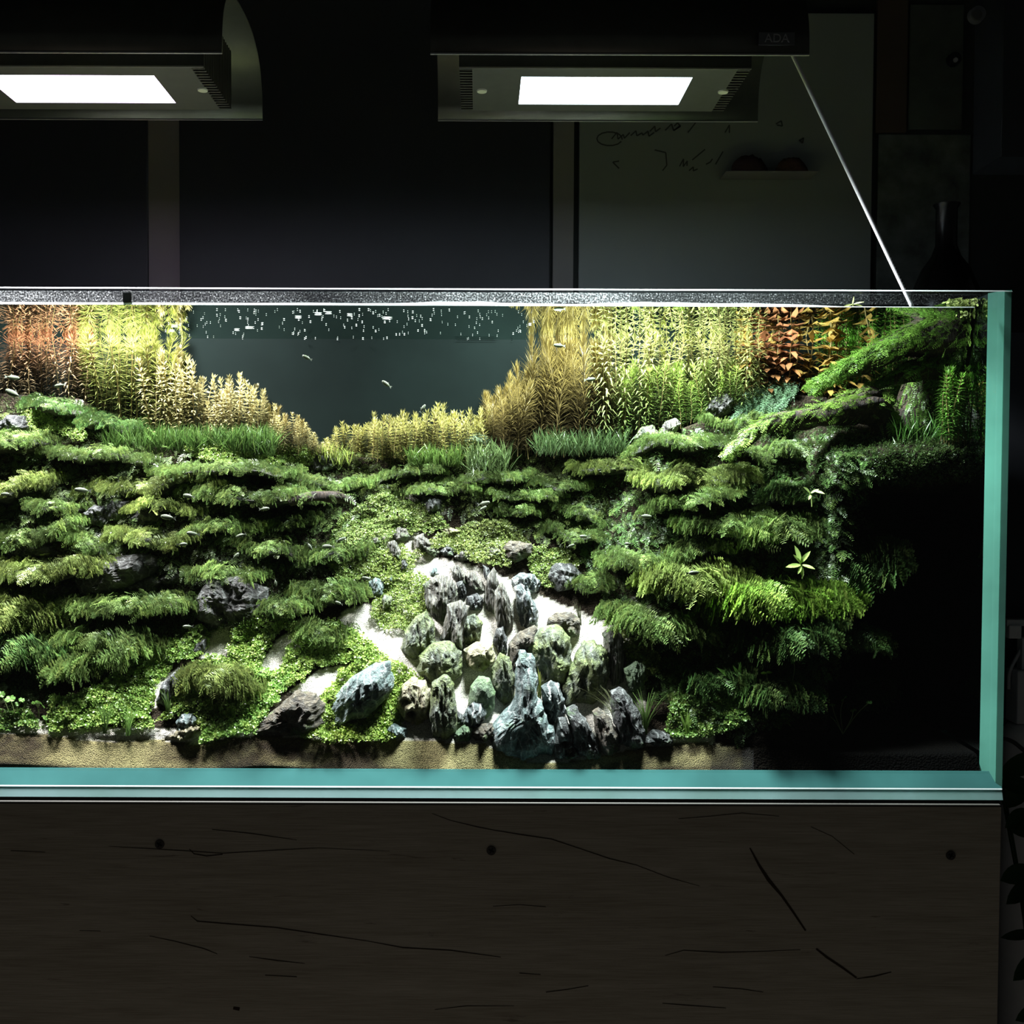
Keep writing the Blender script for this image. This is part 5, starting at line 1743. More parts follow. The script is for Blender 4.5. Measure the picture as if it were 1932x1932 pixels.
# hairy algae mound
px, py = poly_points([(1385, 790), (1420, 740), (1450, 722), (1480, 714), (1512, 728), (1490, 760), (1440, 785), (1395, 808)], 0.16)
p, nn = ground_frame(px, py)
p = p + nn * 0.006
n = len(p)
fw = np.stack([-0.8 + RNG.normal(0, .35, n), -0.3 + RNG.normal(0, .2, n), -0.6 + RNG.normal(0, .25, n)], -1)
V, Fq, cc = scatter(STRAND, p, fw, nn, 0.019 * (0.6 + 0.8 * RNG.random(n)), vary((0.10, 0.19, 0.10), n, 0.35, 0.1), tip=1)
obj_np('hair_algae', V, Fq, M['moss'], None, False, cc, label='blue-green hairy algae mound behind the driftwood branch', cat='algae', kind='stuff')

# ------------------------------------------------------------------ stem plants
def stem_mesh(name, H, spacing, n, ln, wd, elev0, elev1, cb, ct, seed, droop=0.2, bend=0.05, tuft=1.0, stemc=(0.25, 0.2, 0.08), top_frac=0.3, stem_r=0.0007):
    """Upright stem with whorls of leaves: root at the origin, +z up."""
    r = random.Random(seed)
    Vs, Fs, Cs = [], [], []
    off = 0
    k = max(3, int(H / spacing))
    bx_, by_ = r.uniform(-bend, bend) * H, r.uniform(-bend, bend) * H
    ax = lambda t: np.array((bx_ * t * t + 0.0015 * math.sin(t * 6 + seed), by_ * t * t, H * t))
    pts = np.array([ax(t) for t in np.linspace(0, 1, 6)])
    for i in range(5):
        a, b = pts[i], pts[i + 1]
        rad = stem_r
        ring = [a + np.array((rad, 0, 0)), a + np.array((-rad * .5, rad * .87, 0)), a + np.array((-rad * .5, -rad * .87, 0)), b + np.array((rad, 0, 0)), b + np.array((-rad * .5, rad * .87, 0)), b + np.array((-rad * .5, -rad * .87, 0))]
        Vs.append(np.array(ring))
        Fs.append(np.array([(0, 1, 4, 3), (1, 2, 5, 4), (2, 0, 3, 5)]) + off)
        Cs.append(np.tile(np.array(stemc), (6, 1)))
        off += 6
    cb, ct = np.array(cb), np.array(ct)
    for i in range(k + 2):
        t = min(1.0, 0.10 + 0.92 * i / k)
        c = ax(t)
        topk = max(0.0, (t - (1 - top_frac)) / top_frac)
        el = lerp(elev0, elev1, topk ** 1.5)
        l_ = ln * lerp(1.0, 0.62, topk) * (0.7 + 0.3 * min(1, t * 3))
        for j in range(n):
            if r.random() < 0.08:
                continue
            a = 2 * math.pi * j / n + i * 0.9 + r.uniform(-.25, .25)
            e = el + r.uniform(-.2, .2)
            l2 = l_ * r.uniform(0.75, 1.15)
            d = np.array((math.cos(a) * math.cos(e), math.sin(a) * math.cos(e), math.sin(e)))
            s = np.array((-math.sin(a), math.cos(a), 0))
            mid = c + d * l2 * 0.5
            tip = c + d * l2 - np.array((0, 0, droop * l2 * (1 - topk)))
            if wd > 0.005:
                q1, q2 = c + d * l2 * 0.32 + np.array((0, 0, .0015)), c + d * l2 * 0.68 - np.array((0, 0, droop * l2 * .35 * (1 - topk)))
                Vs.append(np.array([c, q1 + s * wd * .42, q2 + s * wd * .45, tip, q2 - s * wd * .45, q1 - s * wd * .42]))
                Fs.append(np.array([(0, 1, 2, 5), (5, 2, 3, 4)]) + off)
                off += 6
                Cs.append(np.tile(lerp(cb, ct, min(1, t ** 1.4)) * r.uniform(0.55, 1.3), (6, 1)))
                continue
            Vs.append(np.array([c, mid + s * wd / 2, tip, mid - s * wd / 2]))
            Fs.append(np.array([(0, 1, 2, 3)]) + off)
            off += 4
            cc = lerp(cb, ct, min(1, t ** 1.4)) * r.uniform(0.55, 1.3)
            Cs.append(np.tile(cc, (4, 1)))
    me = mesh_np(name, np.concatenate(Vs), np.concatenate(Fs), False, np.clip(np.concatenate(Cs), 0, .95))
    me.materials.append(M['leaf'])
    return me


KINDS = {
    # H, spacing, n, ln, wd, elev0, elev1, cb, ct
    'red': dict(H=.10, spacing=.0055, n=6, ln=.0200, wd=.0022, elev0=.2, elev1=1.2, cb=(.13, .115, .06), ct=(.27, .115, .05), droop=.3, bend=.12),
    'yellow': dict(H=.11, spacing=.0066, n=12, ln=.0205, wd=.0011, elev0=.05, elev1=1.1, cb=(.12, .16, .04), ct=(.32, .35, .08), droop=.1, bend=.1),
    'pale': dict(H=.10, spacing=.0056, n=5, ln=.0140, wd=.0028, elev0=.2, elev1=1.1, cb=(.17, .165, .06), ct=(.41, .37, .165), droop=.3, bend=.12),
    'short': dict(H=.06, spacing=.0046, n=7, ln=.0150, wd=.0017, elev0=.25, elev1=1.1, cb=(.19, .19, .055), ct=(.37, .355, .11), droop=.15, bend=.14),
    'foxtail': dict(H=.09, spacing=.0042, n=11, ln=.0230, wd=.0010, elev0=.35, elev1=1.25, cb=(.04, .032, .016), ct=(.235, .185, .052), droop=.05, top_frac=.4, bend=.16),
    'tall': dict(H=.12, spacing=.0060, n=5, ln=.0165, wd=.0025, elev0=.1, elev1=.9, cb=(.10, .15, .04), ct=(.34, .345, .115), droop=.45, bend=.12),
    'feather': dict(H=.09, spacing=.005, n=8, ln=.017, wd=.0010, elev0=.2, elev1=1.0, cb=(.12, .22, .05), ct=(.30, .42, .08), droop=.2),
    'broad': dict(H=.10, spacing=.011, n=4, ln=.026, wd=.0085, elev0=.2, elev1=1.0, cb=(.20, .13, .03), ct=(.42, .28, .07), droop=.45, stem_r=.0011),
    'broad_red': dict(H=.09, spacing=.010, n=4, ln=.026, wd=.0095, elev0=.25, elev1=1.0, cb=(.20, .10, .03), ct=(.32, .125, .06), droop=.5, stem_r=.0011),
    'green': dict(H=.09, spacing=.005, n=6, ln=.012, wd=.0018, elev0=.25, elev1=.9, cb=(.08, .22, .03), ct=(.22, .46, .07), droop=.3),
}
SM = {k: [stem_mesh(k, seed=40 + i * 7 + len(k), **{kk: vv for kk, vv in v.items()}) for i in range(4)] for k, v in KINDS.items()}
Z_MAX = ZW - 0.0012


_ones = 'first second third fourth fifth sixth seventh eighth ninth tenth eleventh twelfth thirteenth fourteenth fifteenth sixteenth seventeenth eighteenth nineteenth'.split()
ORD = _ones + [t if i == 0 else q + '-' + _ones[i - 1] for t, q in (('twentieth', 'twenty'), ('thirtieth', 'thirty'), ('fortieth', 'forty'), ('fiftieth', 'fifty'), ('sixtieth', 'sixty'), ('seventieth', 'seventy'), ('eightieth', 'eighty')) for i in range(10)]


def plant_bed(kind, name, count, xr_, top_prof, base_prof, Yr, label, group, seed, cat='stem plant', lim=0.42):
    r = random.Random(seed)
    H = KINDS[kind]['H']
    for i in range(count):
        u = (i + r.uniform(0.1, 0.9)) / count
        px = lerp(xr_[0], xr_[1], u)
        v = r.random()
        Y = lerp(Yr[0], Yr[1], v)
        pyt = float(np.interp(px, [a for a, b in top_prof], [b for a, b in top_prof])) + r.uniform(-9, 9) + (1 - v) * r.uniform(0.1, lim) * 90
        pyb = float(np.interp(px, [a for a, b in base_prof], [b for a, b in base_prof])) + r.uniform(-4, 10)
        p0, p1 = P(px, pyb, Y), P(px, pyt, Y)
        h = max(0.02, min(p1.z, Z_MAX) - p0.z)
        me = SM[kind][i % 4]
        o = bpy.data.objects.new(name, me)
        o.location = p0
        s = h / H
        sxy = min(1.35, max(0.75, s ** 0.4))
        o.scale = (sxy, sxy, s)
        o.rotation_euler = (r.gauss(0, .09), r.gauss(0, .09), r.uniform(0, 6.28))
        link(o, None, (label + ', ' + ORD[i] + ' from its left end') if count <= len(ORD) else label, cat, group)


plant_bed('red', 'red_water_plant', 32, (-30, 165), [(-30, 560), (40, 570), (165, 590)], [(-30, 745), (165, 752)], (.225, .285), 'red-tipped stem of the upper left bed', 'red stems at the left end', 1)
plant_bed('yellow', 'needle_water_plant', 42, (150, 330), [(150, 575), (250, 580), (300, 625), (330, 680)], [(150, 760), (250, 815), (330, 846)], (.225, .290), 'yellow-green needle stem of the left bed', 'yellow-green needle stems', 2)
plant_bed('pale', 'pale_water_plant', 80, (280, 612), [(280, 655), (330, 665), (365, 690), (400, 735), (445, 712), (482, 728), (515, 768), (560, 785), (612, 835)], [(280, 846), (612, 858)], (.215, .285), 'pale yellow-pink stem of the left slope bed', 'pale stems left of the dark water', 3)
plant_bed('foxtail', 'foxtail_water_plant', 10, (395, 585), [(395, 742), (430, 730), (540, 775), (585, 800)], [(395, 850), (585, 858)], (.235, .275), 'brownish foxtail stem among the pale left stems', 'brown foxtail stems at left', 4)
plant_bed('short', 'low_water_plant', 88, (608, 925), [(608, 838), (650, 810), (720, 790), (780, 785), (830, 772), (880, 785), (925, 780)], [(608, 866), (925, 872)], (.225, .285), 'short yellow stem of the low centre bed', 'short yellow stems at the centre', 5, lim=.3)
plant_bed('foxtail', 'foxtail_water_plant', 44, (918, 1150), [(918, 760), (950, 720), (985, 705), (1005, 650), (1060, 642), (1150, 648)], [(918, 862), (1150, 850)], (.220, .285), 'brown-gold foxtail stem of the right bed', 'brown-gold foxtail stems at right', 6)
plant_bed('tall', 'tall_water_plant', 62, (1120, 1440), [(1120, 605), (1440, 600)], [(1120, 845), (1250, 815), (1340, 785), (1440, 758)], (.220, .290), 'tall pale cream-leaved stem of the right bed', 'tall pale stems at right', 7, lim=.7)
plant_bed('feather', 'feather_water_plant', 34, (1160, 1400), [(1160, 690), (1400, 680)], [(1160, 845), (1250, 815), (1330, 790), (1400, 762)], (.215, .25), 'green feathery stem before the tall pale stems', 'green feathery stems at right', 8, lim=.6)
plant_bed('broad_red', 'red_leaf_water_plant', 6, (1420, 1496), [(1420, 600), (1496, 600)], [(1420, 745), (1496, 738)], (.235, .265), 'stem with broad orange-red leaves', 'broad red-leaved stems', 9)
plant_bed('broad', 'gold_leaf_water_plant', 16, (1400, 1625), [(1400, 640), (1500, 600), (1625, 590)], [(1400, 755), (1500, 742), (1625, 790)], (.24, .285), 'stem with broad golden leaves', 'broad golden-leaved stems', 10)
plant_bed('green', 'green_water_plant', 64, (1550, 1720), [(1560, 610), (1720, 590)], [(1560, 755), (1620, 800), (1720, 812)], (.25, .288), 'small-leaved green stem behind the driftwood stump', 'green stems behind the stump', 11, lim=.8)
plant_bed('green', 'green_water_plant', 16, (1772, 1838), [(1772, 690), (1838, 700)], [(1772, 836), (1838, 838)], (.060, .082), 'small-leaved green stem beside the trunk', 'green stems beside the trunk', 12, lim=.5)


# ------------------------------------------------------------------ grasses
def grass_tuft(px, py, h_px, n, spread, label, colr, Y=None, wd=0.0011, group='grass tufts', name='grass_tuft', lean=0.0):
    if Y is None:
        Y = max(0.022, float(Yt(np.array([px]), np.array([min(py - 2, np.interp(px, FXP, FYP) - 2)]))[0]) - 0.003)
    base = P(px, py, Y)
    k = (Y - CAM_Y) / F_PX
    r = random.Random(int(px * 7 + py))
    Vs, Fs, Cs, off = [], [], [], 0
    for i in range(n):
        hh = h_px * k * r.uniform(0.55, 1.08)
        a = r.uniform(0, 6.28)
        sp = spread * r.uniform(0.2, 1.0) * hh
        dx, dy = math.cos(a) * sp + lean * hh, math.sin(a) * sp * 0.35
        bx_, by_ = r.uniform(-.002, .002), r.uniform(-.002, .002)
        seg = 5
        s = np.array((math.sin(a * 1.3), 0.3, 0))
        s = s / (np.linalg.norm(s) + 1e-9) if abs(s[0]) > .3 else np.array((1.0, 0, 0))
        for j in range(seg + 1):
            t = j / seg
            w_ = wd * (1 - t) ** 0.6 / 2 + 0.00008
            c = np.array((bx_ + dx * t ** 1.6, max(by_ + dy * t ** 1.6, 0.0165 - Y), hh * (t - 0.22 * spread * t ** 3)))
            Vs += [c - s * w_, c + s * w_]
            cc = np.array(colr) * (0.7 + 0.6 * t)
            Cs += [cc, cc]
        for j in range(seg):
            q = off + 2 * j
            Fs.append((q, q + 1, q + 3, q + 2))
        off += 2 * (seg + 1)
    o = obj_np(name, np.array(Vs), np.array(Fs), M['leaf'], None, False, np.clip(np.array(Cs), 0, .95), label=label, cat='grass', group=group)
    o.location = base
    return o


GC = (0.20, 0.34, 0.09)
grass_tuft(198, 1384, 78, 22, .5, 'grass tuft at left front, left of the pair on the sand', GC)
grass_tuft(242, 1388, 66, 18, .5, 'grass tuft at left front, right of the pair on the sand', GC)
grass_tuft(318, 1352, 60, 12, .4, 'thin grass tuft behind the dark mossy stone at left', GC)
grass_tuft(1190 + 28, 1385, 96, 24, .6, 'grass tuft beside the tall black slab', GC)
grass_tuft(1296, 1392, 60, 20, .35, 'short bright grass tuft at the right end of the sand', (0.26, 0.42, 0.09))
grass_tuft(822, 1378, 70, 10, .7, 'thin grass tuft in front of the grey-green column stone', (0.22, 0.27, 0.13))
grass_tuft(1160, 1355, 70, 10, .7, 'thin grass arching left from the tall black slab', (0.30, 0.33, 0.16), lean=-.4)
grass_tuft(1018, 1330, 72, 16, .25, 'yellowish grass between the pyramid stone and rugged boulder', (0.34, 0.38, 0.08))
grass_tuft(1094, 1180, 46, 9, .3, 'thin dark grass behind the grey rounded stone', (0.12, 0.14, 0.08))
grass_tuft(1480, 700, 1, 1, .3, 'x', GC) if False else None


def grass_bed(px0, px1, pyb0, pyb1, hpx, n, label, colr, Yr, wd=0.0016):
    px, py = RNG.uniform(px0, px1, n), RNG.uniform(pyb0, pyb1, n)
    p = PA(px, py, RNG.uniform(Yr[0], Yr[1], n))
    bl, bf = leaf_blade(1.0, 0.042, 3, 0.25, 0.1)
    T = [(bl, bf)]
    fw = np.stack([RNG.normal(0, .35, n), RNG.normal(-.1, .3, n), np.ones(n)], -1)
    V, Fq, cc = scatter(T, p, fw, RNG.normal(size=(n, 3)), hpx / 1330.0 * (0.55 + 0.6 * RNG.random(n)), vary(colr, n, 0.4, 0.25), tip=1)
    obj_np('grass_bed', V, Fq, M['carpet'], None, False, cc, label=label, cat='grass', kind='stuff')


grass_bed(198, 520, 838, 862, 42, 3600, 'green grass band in front of the left stems', (0.05, 0.105, 0.022), (.195, .225))
grass_bed(770, 870, 866, 882, 34, 500, 'dark green grass patch left of the pale green stone', (0.08, 0.15, 0.03), (.21, .23))
grass_bed(1010, 1180, 838, 862, 36, 700, 'dark green grass patch under the foxtail stems', (0.045, 0.085, 0.028), (.195, .225))
grass_bed(600, 660, 855, 880, 26, 120, 'short grass at the notch between the left and centre beds', (0.24, 0.32, 0.06), (.215, .24))
grass_bed(880, 960, 868, 896, 44, 260, 'straggling dark grass beside the pale green stone', (0.08, 0.13, 0.045), (.19, .21))
grass_bed(1690, 1860, 812, 850, 40, 420, 'green undergrowth around the foot of the driftwood stump', (0.06, 0.17, 0.03), (.07, .16))


# ------------------------------------------------------------------ clover-like leaves and sprouts
def clover_leaf_mesh(seed, r=0.005):
    V, Fc = [], []
    rr = random.Random(seed)
    for k in range(3):
        a0 = k * 2 * math.pi / 3 + 0.3
        c = len(V)
        V.append((0, 0, 0))
        for i in range(7):
            t = lerp(-0.95, 0.95, i / 6)
            q = r * (1 - 0.12 * abs(math.cos(3 * t)) - (0.18 if i == 3 else 0))
            V.append((q * math.cos(a0 + t), q * math.sin(a0 + t), 0.0010 * math.cos(t * 2) - 0.0006))
        for i in range(6):
            Fc.append((c, c + 1 + i, c + 2 + i))
    return np.array(V), np.array(Fc)


def clover(label, leaves, base, Y, colr=(0.16, 0.33, 0.07), group=None, name='clover_plant'):
    b = P(base[0], base[1], Y)
    root = empty(name, b, label=label, cat='clover', group=group)
    for i, (px, py, rpx) in enumerate(leaves):
        dY = random.uniform(-.005, .005)
        yy = max(Y + dY, 0.024)
        c = P(px, py, yy)
        r = rpx * (yy - CAM_Y) / F_PX
        V, Fq = clover_leaf_mesh(i + int(px), r)
        R_ = Euler((math.radians(random.uniform(25, 60)), math.radians(random.uniform(-25, 25)), random.uniform(0, 6))).to_matrix()
        Vw = np.array([tuple(R_ @ Vector(v)) for v in V])
        lf = obj_np('leaf', Vw, Fq, M['leaf'], root, False, np.tile(np.array(colr) * random.uniform(.8, 1.2), (len(V), 1)))
        lf.location = c - b
        mid = lerp(b, c, 0.55) + Vector((random.uniform(-.004, .004), 0, 0.003))
        V, Fq = tube_arrays(smooth_path([tuple(b), tuple(mid), tuple(c)], 4), 0.00045, 5, False)
        V = V - np.array(b)
        obj_np('stalk', V, np.array(Fq), M['leaf'], root, False, np.tile(np.array((.28, .34, .14)), (len(V), 1)))
    return root


clover('clover-like plant with six round leaves at the lower left corner', [(2, 1310, 8), (19, 1318, 10), (41, 1320, 6), (32, 1328, 5), (6, 1358, 7), (30, 1346, 8), (16, 1371, 8), (-14, 1340, 8)], (22, 1384), 0.038)
clover('clover-like plant with five leaves, second from the left corner', [(67, 1325, 8), (80, 1330, 8), (56, 1347, 7), (86, 1354, 9), (42, 1368, 7)], (72, 1386), 0.040)
clover('small bright clover tuft on the sand left of the grass pair', [(118, 1366, 7), (140, 1372, 8), (148, 1378, 7), (135, 1382, 6)], (138, 1390), 0.036)
clover('single bright clover leaf high in the dim fern curtain', [(1426, 1207, 9)], (1440, 1262), 0.062, (0.26, 0.62, 0.08), name='clover_leaf')
clover('single bright clover leaf right of the dim fern curtain', [(1497, 1245, 9)], (1492, 1300), 0.060, (0.26, 0.62, 0.08), name='clover_leaf')
clover('two-lobed bright clover leaf low among the dim ferns', [(1446, 1269, 11)], (1460, 1320), 0.058, (0.28, 0.6, 0.08), name='clover_leaf')
clover('clover-like plant low at the right with small leaves', [(1466, 1320, 7), (1459, 1340, 6), (1482, 1350, 9), (1456, 1362, 7), (1405, 1352, 5)], (1466, 1392), 0.050, (0.18, 0.42, 0.07))
clover('faint clover-like plant in the dark at the lower right', [(1570, 1330, 7), (1592, 1318, 7), (1556, 1345, 6), (1610, 1340, 6), (1640, 1325, 6)], (1590, 1385), 0.060, (0.12, 0.30, 0.05))


def sprout(label, leaves, base, Y, colr, wd=0.30):
    b = P(base[0], base[1], Y)
    root = empty('leafy_sprout', b, label=label, cat='sprout')
    for (ax_, ay_, bx_, by_) in leaves:
        p0, p1 = P(ax_, ay_, Y), P(bx_, by_, Y - 0.008)
        d = p1 - p0
        ln = d.length
        V, Fq = leaf_blade(ln, ln * wd, 4, 0.12, 0.25, 0.8)
        f = d.normalized()
        s = f.cross(Vector((0, -0.8, 0.6))).normalized()
        n_ = s.cross(f)
        Vw = np.array([tuple(s * v[0] + f * v[1] + n_ * v[2]) for v in V])
        lf = obj_np('leaf', Vw, Fq, M['leaf'], root, False, np.tile(np.array(colr), (len(V), 1)))
        lf.location = p0 - b
    c0 = P(leaves[0][0], leaves[0][1], Y)
    V, Fq = tube_arrays([tuple(b), tuple(lerp(b, c0, .5) + Vector((.001, 0, 0))), tuple(c0)], 0.0008, 6, False)
    obj_np('stalk', V - np.array(b), np.array(Fq), M['leaf'], root, False, np.tile(np.array(colr) * .7, (len(V), 1)))


sprout('bright star-shaped leafy sprout on the right cliff', [(1510, 1062, 1499, 1046), (1510, 1062, 1528, 1040), (1510, 1066, 1484, 1068), (1512, 1068, 1506, 1082), (1512, 1068, 1515, 1090), (1514, 1066, 1538, 1072), (1510, 1060, 1502, 1030)], (1514, 1092), 0.066, (0.42, 0.60, 0.16))
sprout('small sprout with four pale leaves under the low branch', [(1528, 930, 1518, 918), (1530, 930, 1544, 922), (1530, 934, 1526, 942), (1536, 926, 1556, 930)], (1532, 956), 0.085, (0.45, 0.58, 0.2))
sprout('sprout with two bright leaves beside the stump foot', [(1746, 872, 1732, 874), (1764, 866, 1772, 856), (1764, 866, 1780, 870), (1752, 870, 1745, 878)], (1756, 892), 0.125, (0.40, 0.55, 0.12))
sprout('single broad green leaf at the stump foot', [(1690, 824, 1738, 822)], (1690, 842), 0.12, (0.14, 0.42, 0.07), 0.32)
sprout('long-leaved sprout among the dim ferns at right', [(1398, 1294, 1356, 1258), (1394, 1282, 1398, 1250), (1400, 1290, 1386, 1256), (1404, 1300, 1410, 1270)], (1402, 1318), 0.060, (0.22, 0.46, 0.09), 0.2)
sprout('drooping single leaf at the edge of the dark hollow', [(1524, 1296, 1540, 1306), (1500, 1298, 1526, 1294)], (1490, 1302), 0.062, (0.15, 0.38, 0.06), 0.3)
sprout('tiny sprout floating at the water line near the rod', [(1608, 574, 1590, 578), (1608, 574, 1612, 560), (1610, 574, 1630, 568), (1610, 574, 1628, 576)], (1609, 580), 0.045, (0.46, 0.52, 0.2), 0.2)


# ------------------------------------------------------------------ fish
def fish_mesh():
    V, Fc = [], []
    n, m = 10, 9
    for i in range(m):
        t = i / (m - 1)
        x = -0.5 + 0.78 * t
        hgt = 0.155 * math.sin(math.pi * min(1, 0.10 + 0.86 * t)) ** 0.8 + 0.012
        wdt = hgt * 0.5
        for j in range(n):
            a = 2 * math.pi * j / n
            V.append((x, wdt * math.cos(a), hgt * math.sin(a) - 0.01 * math.sin(math.pi * t)))
    for i in range(m - 1):
        for j in range(n):
            Fc.append((i * n + j, i * n + (j + 1) % n, (i + 1) * n + (j + 1) % n, (i + 1) * n + j))
    Fc.append(tuple(range(n))[::-1])
    Fc.append(tuple(range((m - 1) * n, m * n)))
    return V, Fc


def fin_mesh(pts, th=0.008):
    V = [(x, -th, z) for x, z in pts] + [(x, th, z) for x, z in pts]
    k = len(pts)
    return V, [tuple(range(k))[::-1], tuple(range(k, 2 * k))] + [(i, (i + 1) % k, k + (i + 1) % k, k + i) for i in range(k)]


def pydata(name, V, Fc, mat, smooth=False):
    me = bpy.data.meshes.new(name)
    me.from_pydata(V, [], Fc)
    me.materials.append(mat)
    if smooth:
        for p in me.polygons:
            p.use_smooth = True
    return me


M['fish'] = plain('silver_fish', (0.10, 0.12, 0.08), 0.35, 0.4, 0.1, 0.2, 9)
M['fin'] = plain('clear_fin', (0.2, 0.22, 0.17), 0.4, 0.4)
FB = pydata('body', *fish_mesh(), M['fish'], True)
FT = pydata('tail_fin', *fin_mesh([(0.26, 0.02), (0.5, 0.13), (0.43, 0.0), (0.5, -0.13), (0.26, -0.02)]), M['fin'])
FD = pydata('dorsal_fin', *fin_mesh([(-0.06, 0.14), (0.03, 0.235), (0.12, 0.11)]), M['fin'])
FA = pydata('anal_fin', *fin_mesh([(0.02, -0.13), (0.09, -0.21), (0.16, -0.09)]), M['fin'])
bm = bmesh.new()
bmesh.ops.create_icosphere(bm, subdivisions=1, radius=0.035)
FE = bpy.data.meshes.new('eye')
bm.to_mesh(FE)
bm.free()
FE.materials.append(M['cable'])
FISH = [  # px, py, length px, heading (1 = head to the right), tilt deg, depth offset toward the glass, label
    (580, 675, 22, -1, 25, .10, 'small fish in the dark water, left of the pair'),
    (730, 725, 24, -1, 35, .09, 'small fish in the dark water, lower right of the pair'),
    (797, 771, 20, 1, -55, .05, 'small fish diving into the short yellow stems'),
    (22, 712, 30, 1, 5, .07, 'small fish near the left edge below the red stems'),
    (113, 727, 26, -1, -8, .07, 'small fish below the red stems, facing left'),
    (26, 743, 42, -1, 22, .12, 'largest fish, at the left edge above the pale carpet plant'),
    (157, 925, 34, -1, 6, .07, 'fish on the long bright left ledge facing left'),
    (12, 932, 22, -1, 0, .06, 'fish at the left edge beside the second ledge'),
    (357, 936, 28, -1, 10, .07, 'fish above the short bright mossy shelf'),
    (498, 960, 24, 1, -5, .07, 'fish right of the wide sloping mossy ledge'),
    (318, 976, 34, -1, 8, .07, 'fish just under the short bright mossy shelf'),
    (365, 1007, 28, -1, 8, .07, 'fish over the ledge below the dark blocky stones'),
    (455, 1010, 24, -1, -18, .06, 'fish between the middle ledges of the left cliff'),
    (343, 1027, 22, 1, -5, .06, 'dim fish above the black hollow'),
    (545, 939, 20, 1, -30, .06, 'fish in front of the left end of the thin brown log'),
    (584, 1030, 20, 1, 60, .06, 'fish turning upward left of the fern mound'),
    (444, 1050, 20, 1, -45, .06, 'fish heading down over the rounded mossy ledge'),
    (520, 1099, 16, 1, 80, .05, 'tiny fish above the brown layered rock'),
    (392, 1128, 16, 1, 0, .05, 'tiny fish in front of the brown layered rock'),
    (912, 950, 28, 1, -12, .06, 'fish above the path head, upper of two close together'),
    (910, 960, 20, 1, -30, .07, 'fish above the path head, lower of two close together'),
    (620, 1031, 28, -1, 0, .06, 'fish beside the fern mound above the small grey stone'),
    (643, 1018, 22, 1, -20, .05, 'fish just above and right of another by the fern mound'),
    (694, 1092, 24, -1, 15, .06, 'green-tinged fish above the grey stone left of the path'),
    (1076, 1030, 18, 1, -20, .06, 'fish in the dark hollow left of the fern ledge'),
    (1103, 1012, 22, -1, 0, .06, 'fish below the mossy ledge right of the path'),
    (1217, 974, 28, 1, 5, .06, 'fish below the narrow mossy ledge of the right cliff'),
    (1186, 1026, 18, -1, 0, .06, 'fish left of the small fern ledge on the right cliff'),
    (1160, 1066, 24, 1, -5, .06, 'fish under the fern ledge left of the bright mound'),
    (1306, 1081, 30, 1, -3, .07, 'pale fish in front of the bright yellow-green fern mound'),
    (1056, 652, 26, -1, 3, .05, 'fish near the surface among the foxtail stems'),
    (1112, 716, 26, 1, -8, .05, 'green-tinged fish in front of the tall pale stems'),
    (640, 1138, 18, -1, 20, .05, 'tiny fish above the start of the left sand branch'),
    (355, 1182, 22, -1, 0, .05, 'fish above the uppermost left sand strip'),
]
for (px, py, lpx, hd, tilt, dY, label) in FISH:
    Y = float(Yt(np.array([px]), np.array([max(py, 760)]))[0]) - dY
    if py < 800:
        Y = 0.20 - dY * .5
    Y = max(Y, 0.035)
    s = 0.9 * lpx * (Y - CAM_Y) / F_PX
    root = empty('small_fish', P(px, py, Y), label=label, cat='fish', group='small silver fish')
    root.scale = (s, s, s)
    root.rotation_euler = (0, math.radians(tilt if hd < 0 else -tilt), 0 if hd < 0 else math.pi)
    root.rotation_euler.z += random.uniform(-.3, .3)
    for me in (FB, FT, FD, FA):
        o = bpy.data.objects.new(me.name, me)
        link(o, root)
    for sy in (-1, 1):
        o = bpy.data.objects.new('eye', FE)
        o.location = (-0.40, sy * 0.035, 0.02)
        link(o, root)

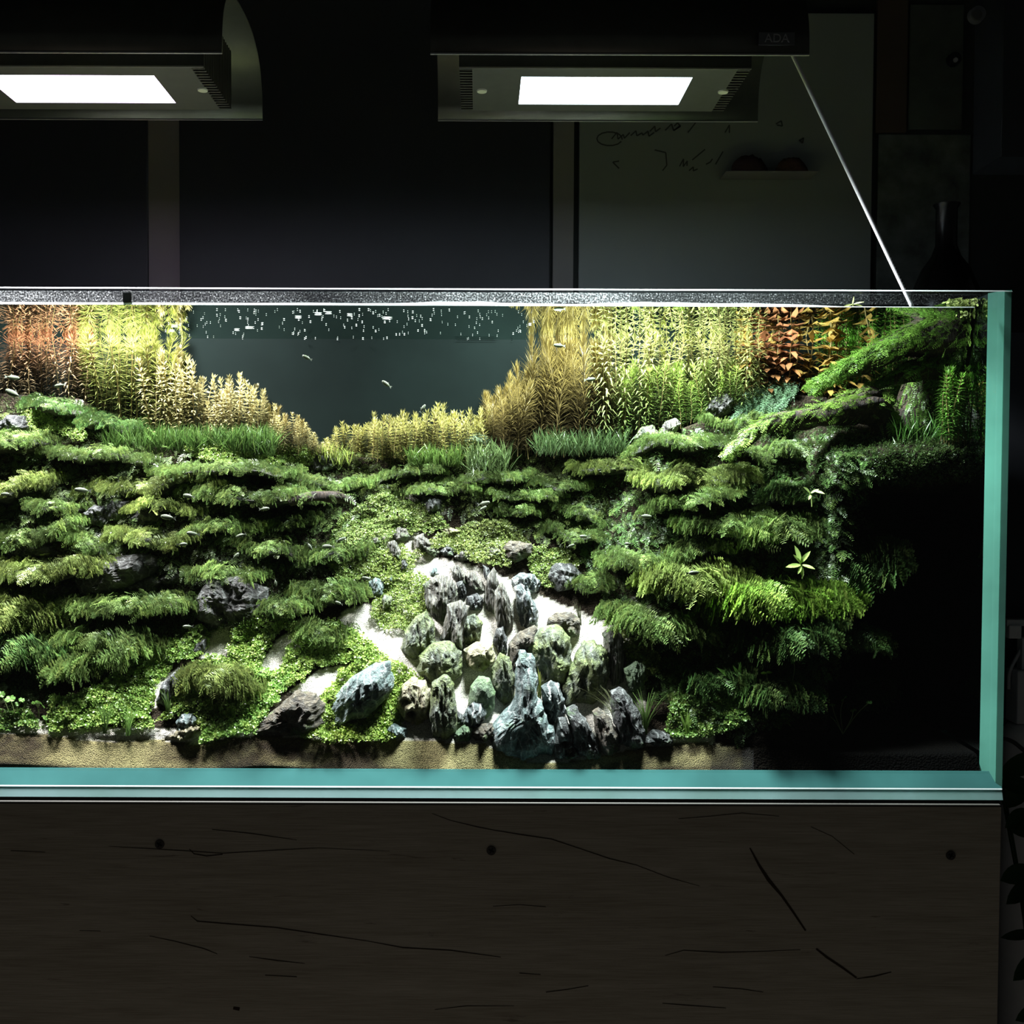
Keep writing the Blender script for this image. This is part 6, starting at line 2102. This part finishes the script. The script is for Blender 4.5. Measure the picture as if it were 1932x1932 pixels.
# ------------------------------------------------------------------ plant beside the cabinet
def house_plant(base, leaves, label):
    b = P(*base)
    root = empty('potted_plant', (b.x, b.y, 0.0), label=label, cat='plant')
    pot = []
    V, Fc = [], []
    n = 20
    for (z, r) in ((0.0, 0.05), (0.14, 0.065), (0.15, 0.068), (0.15, 0.058), (0.13, 0.056)):
        for i in range(n):
            t = 2 * math.pi * i / n
            V.append((b.x + r * math.cos(t), b.y + r * math.sin(t), z))
    for j in range(4):
        for i in range(n):
            Fc.append((j * n + i, j * n + (i + 1) % n, (j + 1) * n + (i + 1) % n, (j + 1) * n + i))
    Fc.append(tuple(range(4 * n, 5 * n)))
    child(poly_obj('pot', V, Fc, M['black']), root)
    for (x0_, y0_, x1_, y1_, w_, Y) in leaves:
        p0, p1 = P(x0_, y0_, Y), P(x1_, y1_, Y - 0.02)
        d = p1 - p0
        ln = d.length
        Vl, Fl = leaf_blade(ln, ln * w_, 6, 0.1, 0.2, 0.75)
        f = d.normalized()
        s = f.cross(Vector((0, -0.85, 0.5))).normalized()
        n_ = s.cross(f)
        Vw = np.array([tuple(p0 + s * v[0] + f * v[1] + n_ * v[2]) for v in Vl])
        o = obj_np('leaf', Vw, Fl, M['leaf'], None, True, np.tile(np.array((0.035, 0.10, 0.025)), (len(Vl), 1)))
        child(o, root)
        st = tube_arrays(smooth_path([(b.x, b.y, 0.14), tuple(lerp(Vector((b.x, b.y, 0.14)), p0, 0.6) + Vector((0.02, 0, 0))), tuple(p0)], 5), 0.0018, 6, False)
        o = obj_np('leaf_stalk', st[0], np.array(st[1]), M['leaf'], None, True, np.tile(np.array((0.03, 0.08, 0.02)), (len(st[0]), 1)))
        child(o, root)


house_plant((1960, 1700, 0.20), [
    (1890, 1462, 1975, 1418, 0.42, 0.22), (1888, 1476, 1960, 1490, 0.55, 0.20), (1895, 1520, 1945, 1470, 0.5, 0.24), (1940, 1530, 1900, 1560, 0.5, 0.2),
    (1950, 1560, 1912, 1568, 0.6, 0.21), (1945, 1640, 1892, 1660, 0.5, 0.2), (1950, 1660, 1902, 1705, 0.4, 0.2), (1950, 1760, 1893, 1768, 0.25, 0.2), (1960, 1800, 1915, 1850, 0.4, 0.2), (1965, 1900, 1920, 1925, 0.4, 0.2)],
    'dark-leaved houseplant beside the right end of the cabinet')
print('objects', len(SC.objects))
